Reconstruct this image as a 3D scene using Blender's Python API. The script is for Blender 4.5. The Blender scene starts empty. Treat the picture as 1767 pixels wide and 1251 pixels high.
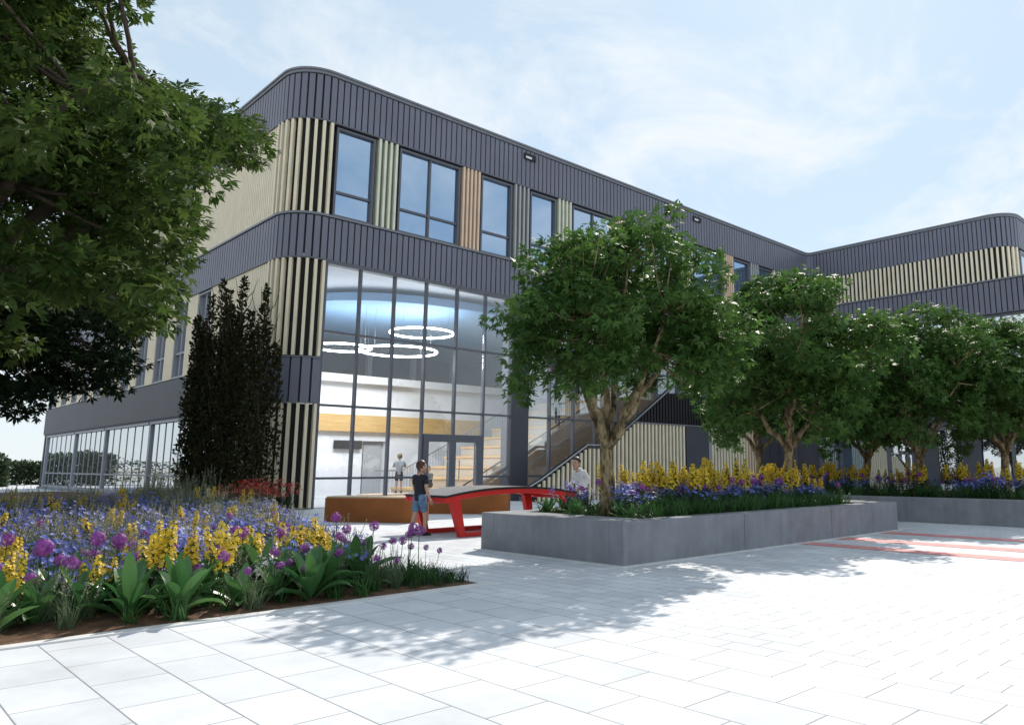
import bpy, bmesh, math, random
import numpy as np
from mathutils import Vector, Matrix, noise as mnoise
sc = bpy.context.scene
COL = sc.collection
PI = math.pi
R_ = math.radians

# ------------------------------------------------------------------ camera
W_PX = 1767.0
F_PX, CX, CY = 1317.3, 1038.0, 585.9
YAW, PITCH, CAM_H = R_(44.543), R_(9.48), 1.25
cam_d = bpy.data.cameras.new('camera')
cam = bpy.data.objects.new('camera', cam_d)
COL.objects.link(cam)
cam_d.sensor_width = 36.0
cam_d.lens = F_PX / W_PX * 36.0
cam_d.shift_x = -(CX - 883.5) / W_PX
cam_d.shift_y = -(625.5 - CY) / W_PX
cam_d.clip_start, cam_d.clip_end = 0.1, 3000
cam.location = (0, 0, CAM_H)
cam.rotation_euler = (PI / 2 + PITCH, 0, YAW - PI / 2)
sc.camera = cam
C_F = np.array([math.cos(PITCH) * math.cos(YAW), math.cos(PITCH) * math.sin(YAW), math.sin(PITCH)])
C_R = np.array([math.sin(YAW), -math.cos(YAW), 0.0])
C_D = np.cross(C_F, C_R)

def project(P):
    v = np.asarray(P, float) - np.array([0, 0, CAM_H])
    d = v @ C_F
    return CX + F_PX * (v @ C_R) / d, CY + F_PX * (v @ C_D) / d

# ------------------------------------------------------------------ world, sun, exposure
SUN_EL, SUN_AZ = R_(42.0), R_(25.5)          # azimuth measured from +X towards +Y
world = bpy.data.worlds.new('World')
sc.world = world
world.use_nodes = True
nt = world.node_tree
nt.nodes.clear()
def N(tree, kind, **kw):
    n = tree.nodes.new(kind)
    for k, v in kw.items():
        if k in n.inputs.keys() if isinstance(k, str) else False:
            n.inputs[k].default_value = v
        else:
            setattr(n, k, v)
    return n
sky = N(nt, 'ShaderNodeTexSky', sky_type='NISHITA', sun_disc=False)
sky.sun_elevation = SUN_EL
sky.sun_rotation = PI / 2 - SUN_AZ
sky.air_density = 1.0
sky.dust_density = 0.35
sky.ozone_density = 1.6
tc = N(nt, 'ShaderNodeTexCoord')
sep = N(nt, 'ShaderNodeSeparateXYZ')
nt.links.new(tc.outputs['Generated'], sep.inputs[0])
addz = N(nt, 'ShaderNodeMath', operation='ADD'); addz.inputs[1].default_value = 0.22
nt.links.new(sep.outputs['Z'], addz.inputs[0])
maxz = N(nt, 'ShaderNodeMath', operation='MAXIMUM'); maxz.inputs[1].default_value = 0.05
nt.links.new(addz.outputs[0], maxz.inputs[0])
dx = N(nt, 'ShaderNodeMath', operation='DIVIDE'); dy = N(nt, 'ShaderNodeMath', operation='DIVIDE')
nt.links.new(sep.outputs['X'], dx.inputs[0]); nt.links.new(maxz.outputs[0], dx.inputs[1])
nt.links.new(sep.outputs['Y'], dy.inputs[0]); nt.links.new(maxz.outputs[0], dy.inputs[1])
comb = N(nt, 'ShaderNodeCombineXYZ')
nt.links.new(dx.outputs[0], comb.inputs[0]); nt.links.new(dy.outputs[0], comb.inputs[1])
n1 = N(nt, 'ShaderNodeTexNoise'); n1.inputs['Scale'].default_value = 1.9; n1.inputs['Detail'].default_value = 9; n1.inputs['Roughness'].default_value = 0.62
n1.inputs['Distortion'].default_value = 0.5
nt.links.new(comb.outputs[0], n1.inputs['Vector'])
cr = N(nt, 'ShaderNodeValToRGB')
cr.color_ramp.elements[0].position = 0.45; cr.color_ramp.elements[0].color = (.06, .06, .06, 1)
cr.color_ramp.elements[1].position = 0.63; cr.color_ramp.elements[1].color = (1, 1, 1, 1)
nt.links.new(n1.outputs['Fac'], cr.inputs[0])
# horizon haze: more cloud towards the horizon
hz = N(nt, 'ShaderNodeMapRange'); hz.inputs['From Min'].default_value = 0.0; hz.inputs['From Max'].default_value = 0.30
hz.inputs['To Min'].default_value = 0.7; hz.inputs['To Max'].default_value = 0.0
nt.links.new(sep.outputs['Z'], hz.inputs['Value'])
mx = N(nt, 'ShaderNodeMath', operation='MAXIMUM')
nt.links.new(cr.outputs[0], mx.inputs[0]); nt.links.new(hz.outputs[0], mx.inputs[1])
scl = N(nt, 'ShaderNodeMath', operation='MULTIPLY'); scl.inputs[1].default_value = 0.88
nt.links.new(mx.outputs[0], scl.inputs[0])
mixc = N(nt, 'ShaderNodeMixRGB'); mixc.inputs['Color2'].default_value = (5.25, 5.45, 5.6, 1)
SKYBASE = N(nt, 'ShaderNodeMixRGB', blend_type='MULTIPLY'); SKYBASE.inputs['Fac'].default_value = 1.0
SKYBASE.inputs['Color2'].default_value = (0.86, 1.0, 1.16, 1)
nt.links.new(sky.outputs[0], SKYBASE.inputs['Color1'])
VEIL = N(nt, 'ShaderNodeMixRGB'); VEIL.inputs['Fac'].default_value = 0.80; VEIL.inputs['Color2'].default_value = (3.5, 4.25, 4.65, 1)
nt.links.new(SKYBASE.outputs[0], VEIL.inputs['Color1'])
nt.links.new(scl.outputs[0], mixc.inputs['Fac']); nt.links.new(VEIL.outputs[0], mixc.inputs['Color1'])
bg = N(nt, 'ShaderNodeBackground'); bg.inputs['Strength'].default_value = 0.125
nt.links.new(mixc.outputs[0], bg.inputs['Color'])
wo = N(nt, 'ShaderNodeOutputWorld')
nt.links.new(bg.outputs[0], wo.inputs['Surface'])

sun_d = bpy.data.lights.new('sun', 'SUN')
sun_d.energy = 3.45
sun_d.angle = R_(0.5)
sun_d.color = (1.0, 0.93, 0.82)
sun = bpy.data.objects.new('sun', sun_d)
COL.objects.link(sun)
sdir = Vector((math.cos(SUN_EL) * math.cos(SUN_AZ), math.cos(SUN_EL) * math.sin(SUN_AZ), math.sin(SUN_EL)))
sun.rotation_euler = sdir.to_track_quat('Z', 'Y').to_euler()
sun.location = (20, 10, 40)

vs = sc.view_settings
vs.view_transform = 'Standard'; vs.look = 'None'; vs.gamma = 1.0; vs.use_curve_mapping = False
vs.exposure = 0.54
sc.cycles.max_bounces = 10
sc.cycles.transparent_max_bounces = 24
sc.cycles.diffuse_bounces = 4
sc.cycles.glossy_bounces = 4
sc.cycles.use_denoising = True
sc.cycles.sample_clamp_indirect = 6.0

# ------------------------------------------------------------------ materials
def new_mat(name):
    m = bpy.data.materials.new(name); m.use_nodes = True
    t = m.node_tree; t.nodes.clear()
    out = t.nodes.new('ShaderNodeOutputMaterial')
    return m, t, out
def pbsdf(t, col=(.5, .5, .5), rough=.6, metal=0.0, spec=.5):
    p = t.nodes.new('ShaderNodeBsdfPrincipled')
    p.inputs['Base Color'].default_value = (*col, 1)
    p.inputs['Roughness'].default_value = rough
    p.inputs['Metallic'].default_value = metal
    p.inputs['Specular IOR Level'].default_value = spec
    return p
def mat(name, col, rough=.6, metal=0.0, spec=.5, var=.10, scale=3.0, bump=0.0, bscale=60.0, island=0.0):
    """plain surface with a little procedural tone variation"""
    m, t, out = new_mat(name)
    p = pbsdf(t, col, rough, metal, spec)
    co = t.nodes.new('ShaderNodeTexCoord')
    n = t.nodes.new('ShaderNodeTexNoise'); n.inputs['Scale'].default_value = scale; n.inputs['Detail'].default_value = 6
    t.links.new(co.outputs['Object'], n.inputs['Vector'])
    mr = t.nodes.new('ShaderNodeMapRange'); mr.inputs['From Min'].default_value = .3; mr.inputs['From Max'].default_value = .7
    mr.inputs['To Min'].default_value = 1 - var; mr.inputs['To Max'].default_value = 1 + var
    t.links.new(n.outputs['Fac'], mr.inputs['Value'])
    fac = mr.outputs[0]
    if island:
        g = t.nodes.new('ShaderNodeNewGeometry')
        mi = t.nodes.new('ShaderNodeMapRange'); mi.inputs['To Min'].default_value = 1 - island; mi.inputs['To Max'].default_value = 1 + island
        t.links.new(g.outputs['Random Per Island'], mi.inputs['Value'])
        mu = t.nodes.new('ShaderNodeMath'); mu.operation = 'MULTIPLY'
        t.links.new(fac, mu.inputs[0]); t.links.new(mi.outputs[0], mu.inputs[1]); fac = mu.outputs[0]
    v = t.nodes.new('ShaderNodeVectorMath'); v.operation = 'SCALE'
    v.inputs[0].default_value = col
    t.links.new(fac, v.inputs['Scale'])
    t.links.new(v.outputs[0], p.inputs['Base Color'])
    if bump:
        nb = t.nodes.new('ShaderNodeTexNoise'); nb.inputs['Scale'].default_value = bscale; nb.inputs['Detail'].default_value = 4
        t.links.new(co.outputs['Object'], nb.inputs['Vector'])
        b = t.nodes.new('ShaderNodeBump'); b.inputs['Strength'].default_value = bump; b.inputs['Distance'].default_value = .02
        t.links.new(nb.outputs['Fac'], b.inputs['Height']); t.links.new(b.outputs[0], p.inputs['Normal'])
    t.links.new(p.outputs[0], out.inputs[0])
    return m
def leaf_mat(name, c1, c2, rough=.42, trans=.35, tcol=None, spec=.5):
    """foliage: tone varies leaf by leaf and clump by clump, light shines through"""
    m, t, out = new_mat(name)
    g = t.nodes.new('ShaderNodeNewGeometry')
    co = t.nodes.new('ShaderNodeTexCoord')
    n = t.nodes.new('ShaderNodeTexNoise'); n.inputs['Scale'].default_value = 1.3; n.inputs['Detail'].default_value = 3
    t.links.new(co.outputs['Object'], n.inputs['Vector'])
    ad = t.nodes.new('ShaderNodeMath'); ad.operation = 'MULTIPLY_ADD'
    ad.inputs[1].default_value = .6
    t.links.new(g.outputs['Random Per Island'], ad.inputs[0])
    mr = t.nodes.new('ShaderNodeMapRange'); mr.inputs['From Min'].default_value = .3; mr.inputs['From Max'].default_value = .7; mr.inputs['To Max'].default_value = .4
    t.links.new(n.outputs['Fac'], mr.inputs['Value']); t.links.new(mr.outputs[0], ad.inputs[2])
    mix = t.nodes.new('ShaderNodeMixRGB'); mix.inputs['Color1'].default_value = (*c1, 1); mix.inputs['Color2'].default_value = (*c2, 1)
    t.links.new(ad.outputs[0], mix.inputs['Fac'])
    p = pbsdf(t, c1, rough, 0, spec)
    t.links.new(mix.outputs[0], p.inputs['Base Color'])
    tr = t.nodes.new('ShaderNodeBsdfTranslucent')
    if tcol:
        tr.inputs['Color'].default_value = (*tcol, 1)
    else:
        t.links.new(mix.outputs[0], tr.inputs['Color'])
    ms = t.nodes.new('ShaderNodeMixShader'); ms.inputs[0].default_value = trans
    t.links.new(p.outputs[0], ms.inputs[1]); t.links.new(tr.outputs[0], ms.inputs[2])
    t.links.new(ms.outputs[0], out.inputs[0])
    return m
def glass_clear(name, tint=(.98, .99, 1.0), base=.07, edge=.55):
    m, t, out = new_mat(name)
    tr = t.nodes.new('ShaderNodeBsdfTransparent'); tr.inputs[0].default_value = (*tint, 1)
    gl = t.nodes.new('ShaderNodeBsdfGlossy'); gl.inputs['Roughness'].default_value = 0.0; gl.inputs[0].default_value = (1, 1, 1, 1)
    lw = t.nodes.new('ShaderNodeLayerWeight'); lw.inputs[0].default_value = .35
    mr = t.nodes.new('ShaderNodeMapRange'); mr.inputs['To Min'].default_value = base; mr.inputs['To Max'].default_value = edge
    t.links.new(lw.outputs['Fresnel'], mr.inputs['Value'])
    ms = t.nodes.new('ShaderNodeMixShader')
    t.links.new(mr.outputs[0], ms.inputs[0]); t.links.new(tr.outputs[0], ms.inputs[1]); t.links.new(gl.outputs[0], ms.inputs[2])
    t.links.new(ms.outputs[0], out.inputs[0])
    return m
def glass_mirror(name, body=(.02, .03, .05), tint=(.56, .74, .98), refl=.62):
    """solar-control glass: strong reflection over a dark room"""
    m, t, out = new_mat(name)
    d = pbsdf(t, body, .5)
    gl = t.nodes.new('ShaderNodeBsdfGlossy'); gl.inputs['Roughness'].default_value = 0.012; gl.inputs[0].default_value = (*tint, 1)
    co = t.nodes.new('ShaderNodeTexCoord')
    n = t.nodes.new('ShaderNodeTexNoise'); n.inputs['Scale'].default_value = .8
    t.links.new(co.outputs['Object'], n.inputs['Vector'])
    b = t.nodes.new('ShaderNodeBump'); b.inputs['Strength'].default_value = .06; b.inputs['Distance'].default_value = .04
    t.links.new(n.outputs['Fac'], b.inputs['Height']); t.links.new(b.outputs[0], gl.inputs['Normal'])
    ms = t.nodes.new('ShaderNodeMixShader'); ms.inputs[0].default_value = refl
    t.links.new(d.outputs[0], ms.inputs[1]); t.links.new(gl.outputs[0], ms.inputs[2])
    t.links.new(ms.outputs[0], out.inputs[0])
    return m
def emit_mat(name, col, s):
    m, t, out = new_mat(name)
    e = t.nodes.new('ShaderNodeEmission'); e.inputs[0].default_value = (*col, 1); e.inputs[1].default_value = s
    t.links.new(e.outputs[0], out.inputs[0]); return m
def paving_mat(name):
    m, t, out = new_mat(name)
    co = t.nodes.new('ShaderNodeTexCoord'); s = t.nodes.new('ShaderNodeSeparateXYZ'); c = t.nodes.new('ShaderNodeCombineXYZ')
    t.links.new(co.outputs['Object'], s.inputs[0]); t.links.new(s.outputs['Y'], c.inputs[0]); t.links.new(s.outputs['X'], c.inputs[1])
    def brick(w, h, mo):
        b = t.nodes.new('ShaderNodeTexBrick')
        b.inputs['Scale'].default_value = 1.0; b.inputs['Brick Width'].default_value = w; b.inputs['Row Height'].default_value = h
        b.inputs['Mortar Size'].default_value = mo; b.inputs['Mortar Smooth'].default_value = .15
        b.inputs['Color1'].default_value = (.565, .588, .635, 1); b.inputs['Color2'].default_value = (.655, .68, .73, 1)
        b.inputs['Mortar'].default_value = (.25, .26, .285, 1); b.inputs['Bias'].default_value = 0
        t.links.new(c.outputs[0], b.inputs['Vector'])
        return b
    b1 = brick(.60, .42, .005); b2 = brick(.40, .21, .0045)
    gt = t.nodes.new('ShaderNodeMath'); gt.operation = 'GREATER_THAN'; gt.inputs[1].default_value = 4.62
    t.links.new(s.outputs['X'], gt.inputs[0])
    mix = t.nodes.new('ShaderNodeMixRGB'); t.links.new(gt.outputs[0], mix.inputs[0])
    t.links.new(b1.outputs[0], mix.inputs[1]); t.links.new(b2.outputs[0], mix.inputs[2])
    n = t.nodes.new('ShaderNodeTexNoise'); n.inputs['Scale'].default_value = 1.1; n.inputs['Detail'].default_value = 9; n.inputs['Roughness'].default_value = .65
    t.links.new(co.outputs['Object'], n.inputs['Vector'])
    mr = t.nodes.new('ShaderNodeMapRange'); mr.inputs['From Min'].default_value = .3; mr.inputs['From Max'].default_value = .7
    mr.inputs['To Min'].default_value = .80; mr.inputs['To Max'].default_value = 1.07
    t.links.new(n.outputs['Fac'], mr.inputs['Value'])
    mu = t.nodes.new('ShaderNodeVectorMath'); mu.operation = 'SCALE'
    t.links.new(mix.outputs[0], mu.inputs[0]); t.links.new(mr.outputs[0], mu.inputs['Scale'])
    p = pbsdf(t, (.6, .6, .6), .75, 0, .3)
    t.links.new(mu.outputs[0], p.inputs['Base Color'])
    mixf = t.nodes.new('ShaderNodeMixRGB'); t.links.new(gt.outputs[0], mixf.inputs[0])
    t.links.new(b1.outputs['Fac'], mixf.inputs[1]); t.links.new(b2.outputs['Fac'], mixf.inputs[2])
    bp = t.nodes.new('ShaderNodeBump'); bp.inputs['Strength'].default_value = .6; bp.inputs['Distance'].default_value = .006; bp.invert = True
    t.links.new(mixf.outputs[0], bp.inputs['Height']); t.links.new(bp.outputs[0], p.inputs['Normal'])
    t.links.new(p.outputs[0], out.inputs[0])
    return m
def concrete_mat(name, col):
    m, t, out = new_mat(name)
    co = t.nodes.new('ShaderNodeTexCoord')
    n = t.nodes.new('ShaderNodeTexNoise'); n.inputs['Scale'].default_value = 1.4; n.inputs['Detail'].default_value = 10; n.inputs['Roughness'].default_value = .7
    v = t.nodes.new('ShaderNodeTexVoronoi'); v.inputs['Scale'].default_value = 16
    t.links.new(co.outputs['Object'], n.inputs['Vector']); t.links.new(co.outputs['Object'], v.inputs['Vector'])
    mr = t.nodes.new('ShaderNodeMapRange'); mr.inputs['From Min'].default_value = .3; mr.inputs['From Max'].default_value = .7; mr.inputs['To Min'].default_value = .78; mr.inputs['To Max'].default_value = 1.18
    t.links.new(n.outputs['Fac'], mr.inputs['Value'])
    pit = t.nodes.new('ShaderNodeMapRange'); pit.inputs['From Min'].default_value = .02; pit.inputs['From Max'].default_value = .07; pit.inputs['To Min'].default_value = .55; pit.inputs['To Max'].default_value = 1
    t.links.new(v.outputs['Distance'], pit.inputs['Value'])
    mu0 = t.nodes.new('ShaderNodeMath'); mu0.operation = 'MULTIPLY'; t.links.new(mr.outputs[0], mu0.inputs[0]); t.links.new(pit.outputs[0], mu0.inputs[1])
    mp = t.nodes.new('ShaderNodeMapping'); mp.inputs['Scale'].default_value = (7, 7, .5); t.links.new(co.outputs['Object'], mp.inputs[0])
    st = t.nodes.new('ShaderNodeTexNoise'); st.inputs['Scale'].default_value = 1.0; st.inputs['Detail'].default_value = 5; t.links.new(mp.outputs[0], st.inputs['Vector'])
    sr = t.nodes.new('ShaderNodeMapRange'); sr.inputs['From Min'].default_value = .35; sr.inputs['From Max'].default_value = .65; sr.inputs['To Min'].default_value = .92; sr.inputs['To Max'].default_value = 1.05
    t.links.new(st.outputs['Fac'], sr.inputs['Value'])
    mu = t.nodes.new('ShaderNodeMath'); mu.operation = 'MULTIPLY'; t.links.new(mu0.outputs[0], mu.inputs[0]); t.links.new(sr.outputs[0], mu.inputs[1])
    sv = t.nodes.new('ShaderNodeVectorMath'); sv.operation = 'SCALE'; sv.inputs[0].default_value = col
    t.links.new(mu.outputs[0], sv.inputs['Scale'])
    p = pbsdf(t, col, .8, 0, .3); t.links.new(sv.outputs[0], p.inputs['Base Color'])
    t.links.new(p.outputs[0], out.inputs[0]); return m
def wood_mat(name, c1, c2, axis_scale=(1, 14, 14), rough=.5):
    m, t, out = new_mat(name)
    co = t.nodes.new('ShaderNodeTexCoord'); mp = t.nodes.new('ShaderNodeMapping'); mp.inputs['Scale'].default_value = axis_scale
    n = t.nodes.new('ShaderNodeTexNoise'); n.inputs['Scale'].default_value = 1.5; n.inputs['Detail'].default_value = 6
    t.links.new(co.outputs['Object'], mp.inputs[0]); t.links.new(mp.outputs[0], n.inputs['Vector'])
    cr_ = t.nodes.new('ShaderNodeValToRGB'); cr_.color_ramp.elements[0].position = .3; cr_.color_ramp.elements[0].color = (*c1, 1)
    cr_.color_ramp.elements[1].position = .7; cr_.color_ramp.elements[1].color = (*c2, 1)
    t.links.new(n.outputs['Fac'], cr_.inputs[0])
    p = pbsdf(t, c1, rough); t.links.new(cr_.outputs[0], p.inputs['Base Color'])
    t.links.new(p.outputs[0], out.inputs[0]); return m

def bark_mat(name):
    m, t, out = new_mat(name)
    co = t.nodes.new('ShaderNodeTexCoord'); mp = t.nodes.new('ShaderNodeMapping'); mp.inputs['Scale'].default_value = (1, 1, .45)
    t.links.new(co.outputs['Object'], mp.inputs[0])
    n = t.nodes.new('ShaderNodeTexNoise'); n.inputs['Scale'].default_value = 11; n.inputs['Detail'].default_value = 7; n.inputs['Distortion'].default_value = .8
    t.links.new(mp.outputs[0], n.inputs['Vector'])
    c = t.nodes.new('ShaderNodeValToRGB'); e = c.color_ramp.elements
    e[0].position = .36; e[0].color = (.060, .042, .022, 1); e[1].position = .62; e[1].color = (.38, .30, .17, 1)
    k = e.new(.48); k.color = (.20, .15, .08, 1)
    t.links.new(n.outputs['Fac'], c.inputs[0])
    p = pbsdf(t, (.2, .15, .08), .85, 0, .3); t.links.new(c.outputs[0], p.inputs['Base Color'])
    b = t.nodes.new('ShaderNodeBump'); b.inputs['Strength'].default_value = .7; b.inputs['Distance'].default_value = .03
    t.links.new(n.outputs['Fac'], b.inputs['Height']); t.links.new(b.outputs[0], p.inputs['Normal'])
    t.links.new(p.outputs[0], out.inputs[0]); return m
M = dict(

    paving=paving_mat('paving_flags'),
    far_ground=mat('far_ground', (.36, .36, .34), .9, var=.2, scale=.3),
    kerb=mat('kerb_stone', (.60, .60, .60), .8, var=.08, scale=6),
    red_paint=mat('red_paving', (.60, .26, .26), .8, var=.2, scale=5),
    soil=mat('bark_soil', (.105, .054, .028), .95, var=.6, scale=9, bump=.9, bscale=28),
    concrete=concrete_mat('planter_concrete', (.235, .245, .27)),
    grey_metal=mat('grey_cladding', (.165, .168, .215), .42, .0, .5, var=.07, scale=.9),
    plain_grey=mat('plain_grey_panel', (.066, .066, .080), .55, var=.08, scale=.8),
    groove=mat('dark_backing', (.030, .031, .038), .8, var=.1),
    cream=mat('cream_fin', (.86, .755, .56), .6, var=.06, scale=2),
    sage=mat('sage_fin', (.78, .78, .63), .6, var=.06, scale=2),
    orange=mat('tan_fin', (.80, .60, .44), .6, var=.06, scale=2),
    pale_grey=mat('pale_grey_fin', (.42, .43, .43), .6, var=.06, scale=2),
    fin_gap=mat('fin_backing', (.010, .010, .008), .8, var=.1),
    sage_gap=mat('sage_backing', (.17, .19, .13), .8, var=.1),
    orange_gap=mat('tan_backing', (.22, .14, .095), .8, var=.1),
    grey_gap=mat('pale_grey_backing', (.10, .10, .11), .8, var=.1),
    frame=mat('window_frame_grey', (.115, .118, .140), .4, var=.06),
    frame_light=mat('light_frame', (.30, .31, .35), .45, var=.05),
    cap=mat('roof_trim', (.20, .205, .23), .4, var=.06),
    roof=mat('roof_membrane', (.22, .22, .23), .85, var=.1),
    black_rib=mat('black_cladding', (.012, .011, .013), .55, var=.15),
    glass=glass_clear('clear_glass', base=.055, edge=.5),
    mirror=glass_mirror('solar_glass'),
    mirror_pale=glass_mirror('pale_solar_glass', (.03, .035, .04), (.95, .98, 1.0), .72),
    white_wall=mat('white_interior', (.78, .78, .78), .7, var=.03),
    int_floor=mat('interior_floor', (.42, .42, .42), .3, var=.05),
    ochre=wood_mat('ochre_timber', (.55, .34, .13), (.66, .44, .19), (1, 6, 10)),
    tread=wood_mat('seat_timber', (.60, .36, .13), (.70, .46, .20), (8, 1, 8)),
    stair_side=wood_mat('brown_stair_side', (.70, .49, .33), (.78, .57, .40), (1.5, 8, 8)),
    pale_trim=mat('pale_trim', (.66, .64, .60), .5, var=.04),
    riser=mat('stair_riser', (.50, .42, .33), .6, var=.05),
    ceil=mat('ceiling_white', (.70, .75, .82), .8, var=.02),
    raft=mat('blue_raft', (.24, .42, .66), .7, var=.04),
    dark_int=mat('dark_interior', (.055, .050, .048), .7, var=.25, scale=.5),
    ring=emit_mat('ring_light', (.85, .95, 1.0), 10.0),
    steel=mat('handrail_steel', (.45, .46, .48), .3, .8, var=.05),
    black=mat('black_rubber', (.012, .012, .014), .6, var=.1),
    corten=mat('corten_steel', (.30, .098, .020), .75, var=.2, scale=1.6, bump=.1),
    bench_top=mat('bench_top_timber', (.55, .40, .25), .6, var=.1, scale=6),
    red=mat('red_powder_coat', (.62, .018, .014), .38, var=.05),
    table_top=mat('table_top_grey', (.105, .108, .112), .6, var=.05),
    bark=bark_mat('plane_bark'),
    bark_dark=mat('brown_bark', (.07, .05, .035), .9, var=.4, scale=6, bump=.5, bscale=25),
    leaf=leaf_mat('plane_leaf', (.026, .085, .020), (.120, .215, .045), .52, .42, None, .25),
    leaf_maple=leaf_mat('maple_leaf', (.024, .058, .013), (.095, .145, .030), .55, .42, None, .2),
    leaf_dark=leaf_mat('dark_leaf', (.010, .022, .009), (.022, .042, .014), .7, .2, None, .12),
    leaf_shrub=leaf_mat('column_leaf', (.020, .024, .009), (.044, .046, .018), .75, .15, None, .08),
    leaf_hedge=leaf_mat('hedge_leaf', (.02, .05, .014), (.05, .085, .03), .5, .25),
    p_green=leaf_mat('plant_green', (.030, .100, .024), (.070, .165, .040), .40, .3),
    p_broad=leaf_mat('broad_leaf_green', (.030, .110, .034), (.100, .215, .065), .32, .3),
    p_dark=leaf_mat('plant_dark_green', (.014, .045, .018), (.035, .085, .030), .45, .2),
    p_grey=leaf_mat('grass_grey_green', (.075, .125, .065), (.17, .22, .11), .6, .3),
    p_seed=leaf_mat('grass_seed', (.34, .31, .22), (.50, .46, .34), .7, .3),
    f_yellow=leaf_mat('petal_yellow', (.80, .52, .02), (.92, .70, .08), .5, .35),
    f_purple=leaf_mat('petal_purple', (.22, .045, .30), (.46, .12, .48), .5, .3),
    f_blue=leaf_mat('petal_blue', (.085, .11, .52), (.26, .30, .78), .5, .3),
    f_white=leaf_mat('petal_white', (.62, .63, .72), (.80, .80, .84), .5, .3),
    f_red=leaf_mat('petal_red', (.32, .025, .02), (.50, .07, .04), .5, .3),
    skin=mat('skin', (.52, .31, .22), .5, var=.05),
    hair_brown=mat('brown_hair', (.075, .030, .018), .5, var=.3, scale=30),
    hair_dark=mat('dark_hair', (.03, .02, .014), .5, var=.3, scale=30),
    hair_fair=mat('fair_hair', (.22, .16, .09), .5, var=.3, scale=30),
    navy=mat('navy_cotton', (.016, .018, .030), .85, var=.15, scale=9),
    denim=mat('blue_denim', (.12, .21, .34), .85, var=.3, scale=14),
    white_cloth=mat('white_cotton', (.66, .67, .69), .85, var=.06, scale=9),
    grey_cloth=mat('grey_cotton', (.30, .33, .37), .85, var=.1, scale=9),
    teal_cloth=mat('teal_cotton', (.07, .16, .18), .85, var=.1, scale=9),
    dark_cloth=mat('charcoal_cotton', (.035, .037, .042), .85, var=.1, scale=9),
    eye=mat('dark_eye', (.01, .01, .01), .2, var=.0),
    lamp_white=mat('lamp_lens', (.75, .77, .8), .2, var=.02),
)

# ------------------------------------------------------------------ scene helpers
def empty(name, loc=(0, 0, 0), rz=0, parent=None):
    o = bpy.data.objects.new(name, None); COL.objects.link(o)
    o.location = loc; o.rotation_euler = (0, 0, rz); o.empty_display_size = .3
    if parent: o.parent = parent
    return o
def tag(o, label=None, cat=None, group=None, kind=None):
    if label: o['label'] = label
    if cat: o['category'] = cat
    if group: o['group'] = group
    if kind: o['kind'] = kind
    return o

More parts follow.
